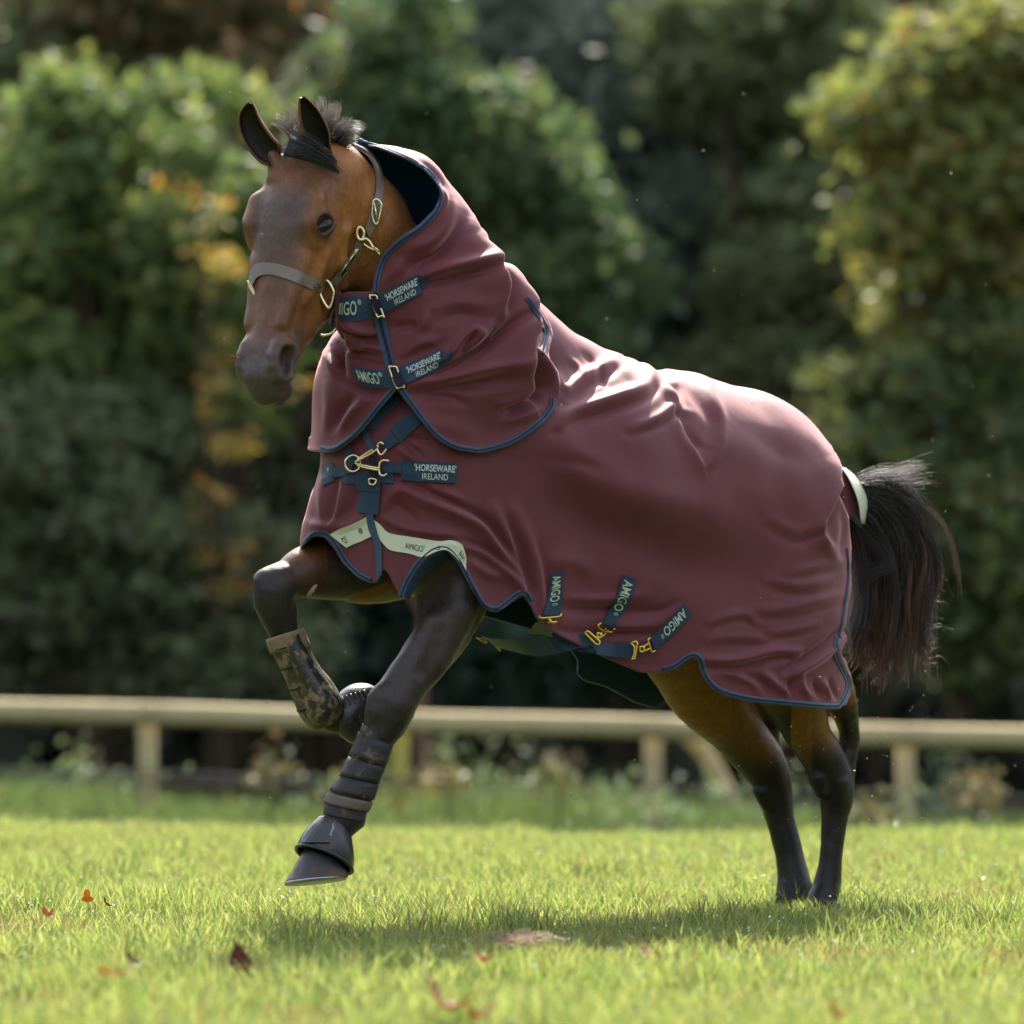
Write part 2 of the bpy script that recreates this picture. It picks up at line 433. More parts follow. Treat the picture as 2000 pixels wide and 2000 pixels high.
    T_, B_, W_, E_, NB = it(vt), it(vb), it(hw), it(ex), it(ub)
    c = T_ * .62 + B_ * .38; up = np.maximum(T_ - c, .01); dn = np.maximum(c - B_, .01)
    tt = np.where(v > c, (v - c) / up, (v - c) / dn)
    W2 = W_ * np.where(tt < 0, 1 + (NB - 1) * np.clip(-tt, 0, 1)**1.2, 1.0)
    rr = (np.abs(tt)**E_ + np.abs(w / W2)**E_)**(1 / E_)
    d = (rr - 1) * np.minimum(W2, np.where(v > c, up, dn)) * 0.9
    du = np.abs(u - uc) * HL
    d = np.where(du > 0, np.sqrt(np.maximum(d, 0)**2 + du * du) + np.minimum(d, 0) * 0, d)
    f.join(sl, d.astype(np.float32), 0.03)
    for s in (-1, 1):
        f.cone(H(.28, .010, s * .086), .023, H(.36, .002, s * .090), .024, .035)           # brow
        f.cone(H(.355, -.010, s * .090), .029, H(.42, -.020, s * .086), .022, .025)         # orbit
        f.cone(H(.19, -.010, s * .118), .014, H(.25, -.012, s * .122), .012, .025, mode='cut')   # hollow above the eye
        f.cone(H(.46, -.055, s * .090), .016, H(.64, -.060, s * .066), .009, .025)          # facial crest
        f.cone(H(.30, -.18, s * .056), .046, H(.42, -.205, s * .048), .040, .04)            # cheek
        f.cone(H(.08, -.08, s * .080), .030, H(.20, -.09, s * .088), .026, .03)             # temple
        f.cone(H(.50, -.014, s * .070), .012, H(.76, -.014, s * .050), .009, .025)          # nasal edge
        f.cone(H(.55, -.125, s * .090), .016, H(.68, -.095, s * .080), .012, .05, mode='cut')   # hollow in front of the cheek
        # eye socket and lids
        Ec, nE, e1, e2 = eye_frame(s)
        f.cone(Ec - nE * .004, .0235, Ec + nE * .012, .0225, .005, mode='cut')
        up_ = [Ec + e1 * .0340 * math.cos(a) + e2 * .0215 * math.sin(a) + nE * (.0030 - .0110 * math.cos(a)**2) for a in np.linspace(.0, math.pi, 11)]
        lo_ = [Ec + e1 * .0340 * math.cos(a) + e2 * .0200 * math.sin(a) + nE * (.0012 - .0085 * math.cos(a)**2) for a in np.linspace(math.pi, 2 * math.pi, 11)]
        f.chain([(q, .0086) for q in up_], .004); f.chain([(q, .0052) for q in lo_], .006)
        f.chain([(Ec + e1 * .040 * math.cos(a) + e2 * .036 * math.sin(a) + nE * (-.001 - .014 * math.cos(a)**2), .0036) for a in np.linspace(.5, 2.7, 9)], .009)
        # nostril: flared rim, hollow inside
        f.cone(H(.86, -.045, s * .034 + .005), .030, H(.92, -.050, s * .030 + .005), .028, .04)
        rim = [H(.886 + .066 * math.cos(a), -.042 + .036 * math.sin(a), s * (.050 - .004 * math.sin(a)) + .005) for a in np.linspace(-.9, 4.0, 9)]
        f.chain([(q, .0100) for q in rim], .016)
        f.cone(H(.862, -.046, s * .068 + .005), .020, H(.915, -.050, s * .064 + .005), .019, .010, mode='cut')
        f.cone(H(.862, -.032, s * .056 + .005), .015, H(.900, -.040, s * .050 + .005), .017, .010, mode='cut')
        f.cone(H(.875, -.046, s * .055 + .005), .019, H(.905, -.052, s * .045 + .005), .015, .010, mode='cut')
        # corner of the mouth
        f.cone(H(1.0, -.100, s * .018), .0035, H(.895, -.112, s * .058), .0030, .008, mode='cut')
    for s in (-1, 1):       # veins and the edge of the cheek muscle
        f.chain([(H(*q), .0020) for q in ((.43, -.06, s * .104), (.50, -.055, s * .098), (.56, -.070, s * .090))], .012)
        f.chain([(H(*q), .0060) for q in ((.24, -.10, s * .104), (.33, -.10, s * .106), (.44, -.13, s * .098), (.50, -.18, s * .080))], .02)
    f.cone(H(.955, -.044, 0), .036, H(1.0, -.070, 0), .030, .03)                            # upper lip
    f.cone(H(.955, -.124, 0), .029, H(.990, -.114, 0), .024, .018)                          # lower lip and chin
    f.cone(H(.30, -.235, 0), .020, H(.62, -.165, 0), .016, .03, mode='cut')                 # between the jaw bones
    f.cone(P(534, 304, -.535), 15 * S(-.5), P(548, 332, -.53), 24 * S(-.5), .03); f.cone(P(634, 302, -.52), 15 * S(-.5), P(632, 332, -.52), 24 * S(-.5), .03)     # ear roots
    f.cone(H(.02, -.030, 0), .035, H(.10, .000, 0), .03, .03)                                # poll
    return f

fld = build_horse_field()
HV, HF = fld.mesh(); del fld
E_, _ = edges_of(HF)
HV = smooth(HV, E_, 6, .5, None, -.52)
HV = HV + normals(HV, HF) * (.0012 * vnoise(HV, 41, 22.0) + .0007 * vnoise(HV, 42, 50.0))[:, None]
# keep only the largest island (no stray bits)
def ring_ear(pts_l, pts_r, Y0, Y1, outward):
    """open, cupped ear between two outlines given in photo pixels, base to tip"""
    n = len(pts_l); k = 15; Rg = []
    for i in range(n):
        Y = Y0 + (Y1 - Y0) * i / (n - 1)
        a = P(*pts_l[i], Y); b = P(*pts_r[i], Y); c = (a + b) / 2; e = (b - a) / 2; w = np.linalg.norm(e)
        row = []
        for ph in np.linspace(-1, 1, k):
            a_ = ph * 2.35
            x = math.sin(a_); x = x / 1.0
            dep = -math.cos(a_)
            row.append(c + e * (x if abs(a_) < math.pi / 2 else math.copysign(1, x) * (.62 + .38 * abs(x))) + np.array([outward * .25, -1.0, .1]) * (-.55 * w * math.cos(a_)) )
        Rg.append(row)
    return np.array(Rg)
earL = ring_ear([(527, 322), (508, 314), (484, 285), (470, 250), (470, 225), (480, 208), (487, 202)],
                [(549, 296), (545, 284), (531, 268), (517, 249), (505, 229), (497, 212), (491, 203)], -.555, -.60, -1)
earR = ring_ear([(622, 306), (606, 287), (593, 263), (587, 240), (585, 218), (586, 200), (588, 191)],
                [(648, 308), (643, 288), (641, 262), (631, 237), (617, 214), (602, 198), (592, 190)], -.535, -.575, 1)
parts_V, parts_F, base = [HV], [HF], len(HV)
ear_id = [np.zeros(len(HV))]
for er in (earL, earR):
    rg = np.array([spline(er[:, j], 4) for j in range(er.shape[1])]).transpose(1, 0, 2)
    n, k = rg.shape[:2]
    q = np.array([(i * k + j, i * k + j + 1, (i + 1) * k + j + 1, (i + 1) * k + j) for i in range(n - 1) for j in range(k - 1)])
    Vv = rg.reshape(-1, 3); Nn = normals(Vv, q)
    bx = (np.arange(len(Vv)) % k) / (k - 1.0)
    inner = Vv + 0; cen = rg.mean(1)[:, None, :].repeat(k, 1).reshape(-1, 3)
    sgn = np.sign(((cen - Vv) * Nn).sum(1).mean())
    thick = 0.0045
    outer = Vv - Nn * sgn * thick
    nv = len(Vv)
    rimq = [(i * k, (i + 1) * k, (i + 1) * k + nv, i * k + nv) for i in range(n - 1)] + [((i + 1) * k + k - 1, i * k + k - 1, i * k + k - 1 + nv, (i + 1) * k + k - 1 + nv) for i in range(n - 1)]
    rimq += [((n - 1) * k + j + 1, (n - 1) * k + j, (n - 1) * k + j + nv, (n - 1) * k + j + 1 + nv) for j in range(k - 1)]
    qq = np.vstack([q if sgn > 0 else q[:, ::-1], (q[:, ::-1] if sgn > 0 else q) + nv, np.array(rimq)])
    parts_V.append(np.vstack([inner, outer])); parts_F.append(qq + base); base += 2 * nv
    edge = (np.abs(bx - .5) * 2)**4
    ear_id.append(np.concatenate([1.0 - .6 * edge, np.full(nv, 2.0)]))
HV = np.vstack(parts_V); HF = np.vstack(parts_F); EAR = np.concatenate(ear_id)

# ---- coat colours: markings of the animal, with some light and shade painted in
def sstep(a, b, x):
    t = np.clip((x - a) / (b - a), 0, 1); return t * t * (3 - 2 * t)
q = HV - HO
hu, hv, hw_ = q @ Ha / HL, q @ Hv, q @ Hw
px, py = proj(HV)
bay = np.array([.200, .074, .022]); dark = np.array([.0085, .0066, .0066]); seal = np.array([.050, .022, .012]); mealy = np.array([.10, .072, .055])
C = np.tile(bay, (len(HV), 1))
def blend(col, m):
    global C
    m = np.clip(m, 0, 1)[:, None]; C = C * (1 - m) + np.asarray(col) * m
n1 = vnoise(HV, 3, 9.0); n2 = vnoise(HV, 5, 26.0); n3 = vnoise(HV * np.array([1, 1, .25]), 8, 160.0)
head = sstep(-.44, -.30, hv) * ((np.abs(hw_) < .19) & (py < 800) & (hu > -.2) & (hu < 1.2))
onface = head * sstep(-.055, .01, hv)
blend([.068, .043, .035], head * sstep(-.02, .03, hv) * sstep(.16, .30, hu) * (1 - sstep(.52, .68, hu)) * (.9 + .25 * n1) * sstep(.105, .06, np.abs(hw_)))  # grey-brown middle of the face, with its sheen put into the colour
blend([.075, .034, .018], onface * sstep(.5, .62, hu) * .6)
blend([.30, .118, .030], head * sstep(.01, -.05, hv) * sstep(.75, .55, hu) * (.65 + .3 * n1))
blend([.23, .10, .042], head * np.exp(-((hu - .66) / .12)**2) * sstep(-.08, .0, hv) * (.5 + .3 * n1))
blend([.16, .075, .038], head * np.exp(-((hu - .13) / .12)**2) * sstep(-.02, .02, hv) * .6)
muz = head * sstep(.74, .92, hu + .25 * hv * 0 + .02 * n1)
blend([.078, .064, .058], muz * .9)
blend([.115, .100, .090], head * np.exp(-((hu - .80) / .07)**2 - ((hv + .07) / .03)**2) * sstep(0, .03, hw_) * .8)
blend([.014, .011, .011], head * np.exp(-((hu - .885) / .045)**2 - ((hv + .045) / .022)**2) * sstep(.03, .05, np.abs(hw_)))
for s_ in (-1, 1): blend([.016, .011, .010], sstep(.048, .026, np.linalg.norm(HV - eye_frame(s_)[0], axis=1)) * .82)
blend([.020, .014, .012], .0 * head * np.exp(-((hu - .367) / .058)**2 - ((hv + .010) / .028)**2) * sstep(.085, .10, np.abs(hw_)) * .9)
neck = (py < 640) * (1 - head) * (px > 600)

blend([.055, .024, .010], (head * sstep(-.16, -.2, hv)) * .4)  # jaw and throat darkened: shadow painted into the coat
# legs
fl = (py > 1030) & (px < 990)
blend(seal, fl * sstep(1040, 1120, py) * .75)
blend([.020, .0155, .0150], fl * sstep(1090, 1200, py + (600 - px).clip(0) * .9))
blend([.042, .029, .025], fl * (HV[:, 1] < -.33) * sstep(1420, 1330, py) * (px > 640) * .8)
blend([.17, .072, .012], fl * sstep(640, 720, px) * sstep(800, 760, px) * sstep(1105, 1150, py) * (HV[:, 1] > -.32))
hl = (py > 1200) & (px > 1150)
blend([.23, .098, .014], hl * .9)  # bay turned orange: light bounced off the grass put into the colour
blend(dark, hl * sstep(1405, 1520, py - (px > 1585) * -20 + 26 * n1))
blend(dark, hl * sstep(1330, 1420, py) * sstep(0, 26, px - np.interp(py, [1300, 1380, 1450, 1540], [1420, 1462, 1506, 1545])) * (px < 1545))
blend(dark, hl * sstep(1340, 1400, py) * sstep(0, 20, px - 1628) )
C *= (1 + .16 * n1 + .16 * n2 + .16 * n3)[:, None]
# ears: near black hair inside, bay rims
C[EAR > 0] = np.array([.0075, .0055, .005]); eo = (EAR > 1.5); C[eo] = bay * .8
rimv = (EAR > 0) & (EAR < .75); C[rimv] = bay * .35
C = np.clip(C, .002, .6)

def coat_material():
    m, t, b = mat_new('bay_coat')
    at = N(t, 'ShaderNodeAttribute', attribute_name='coat')
    tc = N(t, 'ShaderNodeTexCoord'); mp = N(t, 'ShaderNodeMapping'); mp.inputs['Scale'].default_value = (1, 1, .22)
    no = N(t, 'ShaderNodeTexNoise', i_Scale=300.0, i_Detail=4.0, i_Roughness=.6); no2 = N(t, 'ShaderNodeTexNoise', i_Scale=14.0, i_Detail=3.0)
    t.links.new(tc.outputs['Object'], mp.inputs[0]); t.links.new(mp.outputs[0], no.inputs['Vector']); t.links.new(tc.outputs['Object'], no2.inputs['Vector'])
    mr = N(t, 'ShaderNodeMapRange'); mr.inputs[1].default_value = .25; mr.inputs[2].default_value = .75; mr.inputs[3].default_value = .72; mr.inputs[4].default_value = 1.28
    t.links.new(no.outputs[0], mr.inputs[0])
    mx = N(t, 'ShaderNodeVectorMath', operation='SCALE')
    t.links.new(at.outputs['Color'], mx.inputs[0]); t.links.new(mr.outputs[0], mx.inputs['Scale']); t.links.new(mx.outputs[0], b.inputs['Base Color'])
    bp = N(t, 'ShaderNodeBump', i_Strength=.5, i_Distance=.0022); t.links.new(no.outputs[0], bp.inputs['Height'])
    bp2 = N(t, 'ShaderNodeBump', i_Strength=.35, i_Distance=.012); t.links.new(no2.outputs[0], bp2.inputs['Height']); t.links.new(bp.outputs[0], bp2.inputs['Normal'])
    t.links.new(bp2.outputs[0], b.inputs['Normal'])
    b.inputs['Roughness'].default_value = .42; b.inputs['Specular IOR Level'].default_value = .36
    b.inputs['Sheen Weight'].default_value = .03; b.inputs['Sheen Roughness'].default_value = .4
    return m
M_coat = coat_material()
horse = mesh_np('horse', HV, HF, M_coat)
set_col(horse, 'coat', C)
tag(horse, 'bay horse with black legs and tail, cantering across the grass with ears pricked', 'horse')
BVH_H = BVHTree.FromPolygons([tuple(v) for v in HV], [tuple(int(i) for i in f) for f in HF])

# ================================================================== THE RUG
def fabric(name, col, rough=.55, spec=.42, sheen=.25, weave=900.0, tint=(1.0, .75, .8)):
    m, t, b = mat_new(name)
    tc = N(t, 'ShaderNodeTexCoord')
    no = N(t, 'ShaderNodeTexNoise', i_Scale=9.0, i_Detail=4.0)
    t.links.new(tc.outputs['Object'], no.inputs['Vector'])
    mx = N(t, 'ShaderNodeMix', data_type='RGBA')
    mx.inputs[6].default_value = (*[c * .88 for c in col], 1); mx.inputs[7].default_value = (*[c * 1.12 for c in col], 1)
    t.links.new(no.outputs[0], mx.inputs[0]); t.links.new(mx.outputs[2], b.inputs['Base Color'])
    wv = N(t, 'ShaderNodeTexNoise', i_Scale=weave, i_Detail=1.0); t.links.new(tc.outputs['Object'], wv.inputs['Vector'])
    soft = N(t, 'ShaderNodeTexNoise', i_Scale=38.0, i_Detail=3.0); t.links.new(tc.outputs['Object'], soft.inputs['Vector'])
    b1 = N(t, 'ShaderNodeBump', i_Strength=.12, i_Distance=.0008); b2 = N(t, 'ShaderNodeBump', i_Strength=.12, i_Distance=.004)
    t.links.new(wv.outputs[0], b1.inputs['Height']); t.links.new(soft.outputs[0], b2.inputs['Height']); t.links.new(b1.outputs[0], b2.inputs['Normal'])
    t.links.new(b2.outputs[0], b.inputs['Normal'])
    b.inputs['Roughness'].default_value = rough; b.inputs['Specular IOR Level'].default_value = spec
    b.inputs['Sheen Weight'].default_value = sheen; b.inputs['Sheen Roughness'].default_value = .45; b.inputs['Sheen Tint'].default_value = (*tint, 1)
    return m
M_burg = fabric('burgundy_fabric', (.118, .0255, .0330), rough=.55, spec=.26, sheen=.55, tint=(1.0, .58, .60))
M_lining = fabric('navy_lining', (.018, .055, .115), rough=.35, spec=.5, sheen=.1, tint=(.6, .75, 1))
M_web = simple('navy_webbing', (.012, .036, .068), rough=.62, spec=.3, var=.2, scale=60, bump=.3, bscale=700, sheen=.15)
M_bind = simple('navy_binding', (.028, .058, .105), rough=.6, spec=.35, var=.18, scale=50, bump=.3, bscale=700, sheen=.2)
M_bindc = simple('dark_braid', (.020, .012, .035), rough=.7, spec=.2)
M_refl = simple('reflective_tape', (.58, .61, .44), rough=.35, spec=.6, var=.04, scale=20)
M_brass = simple('brass', (.80, .70, .42), rough=.24, metal=1.0, var=.1, scale=40)
M_brassd = simple('yellow_brass', (.70, .52, .10), rough=.28, metal=1.0, var=.1, scale=40)
M_thread = simple('pale_thread', (.50, .55, .52), rough=.7, spec=.2, var=.1, scale=300)
M_threadg = simple('green_thread', (.42, .50, .36), rough=.7, spec=.2, var=.1, scale=300)
M_print = simple('dark_print', (.03, .035, .03), rough=.6)

# outlines in the photograph: what the camera sees of the near cloth, and the far hem
RUG_NEAR = [(500, 500), (540, 1040), (592, 1070), (604, 1056), (614, 1047), (636, 1049), (653, 1069), (672, 1100), (697, 1125), (722, 1138), (740, 1136), (747, 1108), (758, 1118), (776, 1153), (788, 1168), (798, 1140),
            (823, 1100), (848, 1078), (871, 1075), (893, 1097), (918, 1147), (943, 1186), (971, 1195), (999, 1176), (1022, 1161), (1034, 1180), (1046, 1208), (1062, 1224), (1130, 1262), (1198, 1290),
            (1249, 1312), (1288, 1314), (1321, 1305), (1347, 1287), (1362, 1287), (1373, 1321), (1391, 1344), (1414, 1357), (1466, 1370), (1530, 1377), (1628, 1385), (1648, 1375), (1661, 1352), (1662, 1325), (1648, 1299),
            (1638, 1274), (1644, 1238), (1652, 1187), (1660, 1125), (1658, 1071), (1652, 1012), (1634, 968), (1628, 940), (1631, 912), (1650, 890), (1760, 860), (1700, 560), (900, 400)]
RUG_FAR = [(500, 500), (540, 1040), (597, 1066), (640, 1090), (700, 1135), (760, 1150), (900, 1190), (1100, 1250), (1128, 1290), (1126, 1316), (1140, 1330), (1185, 1342), (1240, 1372), (1282, 1384), (1302, 1365), (1330, 1340), (1420, 1350), (1600, 1378), (1640, 1300), (1648, 1100), (1640, 1010), (1624, 968), (1620, 940), (1626, 912), (1650, 888), (1760, 860), (1700, 560), (900, 400)]
HOOD_NEAR = [(728, 571), (694, 574), (640, 580), (560, 640), (560, 870), (622, 881), (642, 884), (668, 875), (705, 844), (742, 799), (776, 758), (808, 802), (847, 851), (886, 876), (919, 883), (943, 884), (999, 868), (1055, 831), (1081, 800), (1087, 776),
             (1076, 745), (1066, 712), (1064, 690), (1073, 652), (1066, 628), (1048, 598), (1034, 576), (1080, 540), (1120, 440), (900, 220), (690, 230), (689, 284), (705, 285), (738, 293), (769, 305), (800, 318), (826, 333), (845, 352), (855, 370), (856, 388), (846, 412), (819, 440), (782, 465), (750, 495), (737, 522), (731, 548)]
HOOD_FAR = [(640, 280), (700, 270), (860, 240), (990, 430), (1034, 572), (1056, 640), (1000, 800), (560, 860), (560, 640), (640, 560)]

def build_rug_field(hood):
    f = Field((-.66, -.98, .52) if not hood else (-.62, -.98, .95), (1.02, .86, 1.64) if not hood else (.22, .20, 1.98), .0048)
    def D(a, b, k, sq, zmin=.5, taper=0.0):
        f.drop(P(a[0], a[1], a[3]), a[2] * S(a[3]), P(b[0], b[1], b[3]), b[2] * S(b[3]), k, NL, sq, zmin, taper)
    def C(st_, k, sq=1.0):
        f.chain([(P(x, y, Y), r * S(Y)) for x, y, r, Y in st_], k, NL, sq)
    g = 0.0 if not hood else 9.0
    # trunk under the cloth
    D((1415, 1003, 250 + g, YM(1415)), (1280, 980, 252 + g, YM(1280)), .05, .92, taper=.0)
    D((1280, 980, 252 + g, YM(1280)), (1120, 945, 252 + g, YM(1120)), .05, .95, taper=.30)
    D((1120, 945, 252 + g, YM(1120)), (960, 900, 225 + g, YM(960)), .05, 1.0, taper=.26)
    D((960, 900, 215 + g, YM(960)), (818, 880, 192 + g, YM(815) - .03), .05, 1.0)
    if not hood: C([(760, 960, 140, -.33), (690, 1030, 92, -.34), (662, 1062, 66, -.34)], .05)
    C([(1190, 800, 96 + g, YM(1150)), (1080, 745, 92 + g, YM(1050)), (990, 690, 110 + g, YM(960)), (900, 640, 120 + g, -.30)], .05)
    if hood:
        C([(742, 372, 84, -.44), (775, 392, 98, -.43), (815, 478, 116, -.40), (842, 590, 154, -.35), (868, 715, 196, -.30)], .04)
        C([(690, 640, 34, -.50), (705, 600, 38, -.49), (760, 560, 70, -.45)], .05)      # collar under the jaw
        D((880, 775, 205, YM(880) + .0), (800, 790, 180, -.30), .05, 1.0, 1.0)
        C([(870, 700, 178, -.32), (800, 760, 178, -.32)], .05)
    return f

def cut_sheet(V, F, near, far, hgrid):
    Nn = normals(V, F)
    view = V - np.array([0, -DCAM, HCAM]); view /= np.linalg.norm(view, axis=1)[:, None]
    facing = -(Nn * view).sum(1)
    u, v = proj(V)
    sd_n, sd_f = near(u, v), far(u, v)
    s = np.where(facing > 0.0, sd_n, sd_f)
    tol = .8 * hgrid / S(0)
    keep = (s[F] < tol).all(1) & (s[F] < 0).any(1)
    F = F[keep]
    # biggest connected piece only
    V, F, s, facing = compact(V, F, s, facing)
    lab = np.arange(len(V))
    E, cnt = edges_of(F)
    for _ in range(400):
        a = np.minimum(lab[E[:, 0]], lab[E[:, 1]]); l2 = lab.copy()
        np.minimum.at(l2, E[:, 0], a); np.minimum.at(l2, E[:, 1], a); l2 = l2[l2]
        if (l2 == lab).all(): break
        lab = l2
    big = np.bincount(lab).argmax()
    F = F[(lab[F] == big).all(1)]
    V, F, s, facing = compact(V, F, s, facing)
    # pull the ragged rim on to the outline
    E, cnt = edges_of(F); rim = np.zeros(len(V), bool); rim[E[cnt == 1].ravel()] = True
    for _ in range(3):
        for near_, msk in ((near, rim & (facing > .02)), (far, rim & (facing <= .02))):
            u, v = proj(V[msk]); d = near_(u, v); gx, gy = near_.grad(u, v)
            d = np.clip(d, -8, 8); Yv = V[msk][:, 1]
            V[msk] -= np.stack([gx * d * S(0), 0 * d, -gy * d * S(0)], 1)
    rimE = E[cnt == 1]
    for _ in range(4):     # even the rim out along itself
        n = len(V); deg = np.bincount(rimE.ravel(), minlength=n)
        A = np.stack([np.bincount(rimE[:, 0], V[rimE[:, 1], c], n) + np.bincount(rimE[:, 1], V[rimE[:, 0], c], n) for c in range(3)], 1)
        m = deg == 2; V[m] += .5 * (A[m] / 2 - V[m])
    return V, F, rim, facing

def fold(V, Nn, mask, strokes, view_dir=None):
    """push the cloth in and out along hand-drawn folds: (points, height mm, half-width px, kind)"""
    u, v = proj(V); disp = np.zeros(len(V))
    for pts, amp, wid, kind in strokes:
        p = spline(pts, 6); L = np.r_[0, np.cumsum(np.linalg.norm(np.diff(p, axis=0), axis=1))]; Lt = L[-1]
        R_ = wid * 3.2
        sel = np.flatnonzero(mask & (u > p[:, 0].min() - R_) & (u < p[:, 0].max() + R_) & (v > p[:, 1].min() - R_) & (v < p[:, 1].max() + R_))
        if not len(sel): continue
        x, y = u[sel], v[sel]; best = np.full(len(sel), 1e9); sg = np.zeros(len(sel)); tt = np.zeros(len(sel))
        for i in range(len(p) - 1):
            a, b = p[i], p[i + 1]; d = b - a; l2 = max(d @ d, 1e-9)
            tr = ((x - a[0]) * d[0] + (y - a[1]) * d[1]) / l2; t = np.clip(tr, 0, 1)
            dx, dy = x - a[0] - t * d[0], y - a[1] - t * d[1]; q = np.sqrt(dx * dx + dy * dy)
            m = q < best; best[m] = q[m]; sg[m] = np.sign(d[0] * dy - d[1] * dx)[m]; tt[m] = ((L[i] + t * (L[i+1] - L[i])) / Lt)[m]
        z = sg * best / wid            # positive on the right-hand side of the stroke as drawn (below, for left-to-right)
        tap = np.sin(np.pi * np.clip(tt * .92 + .04, 0, 1)) ** .6
        if kind == 'r':   pr = np.exp(-z * z)                                  # ridge
        elif kind == 'v': pr = -np.exp(-z * z)                                 # valley
        elif kind == 's': pr = np.exp(-z * z) - .8 * np.exp(-((z - 1.35) / .75)**2)     # roll with a gutter on its right
        elif kind == 'S': pr = np.exp(-z * z) - .8 * np.exp(-((z + 1.35) / .75)**2)
        elif kind == 'p': pr = np.where(z < 0, np.exp(-z * z / 2.4), np.exp(-z * z / .12))       # pleat, sheer on its right
        elif kind == 'P': pr = np.where(z > 0, np.exp(-z * z / 2.4), np.exp(-z * z / .12))
        disp[sel] += amp * .001 * pr * tap
    return disp
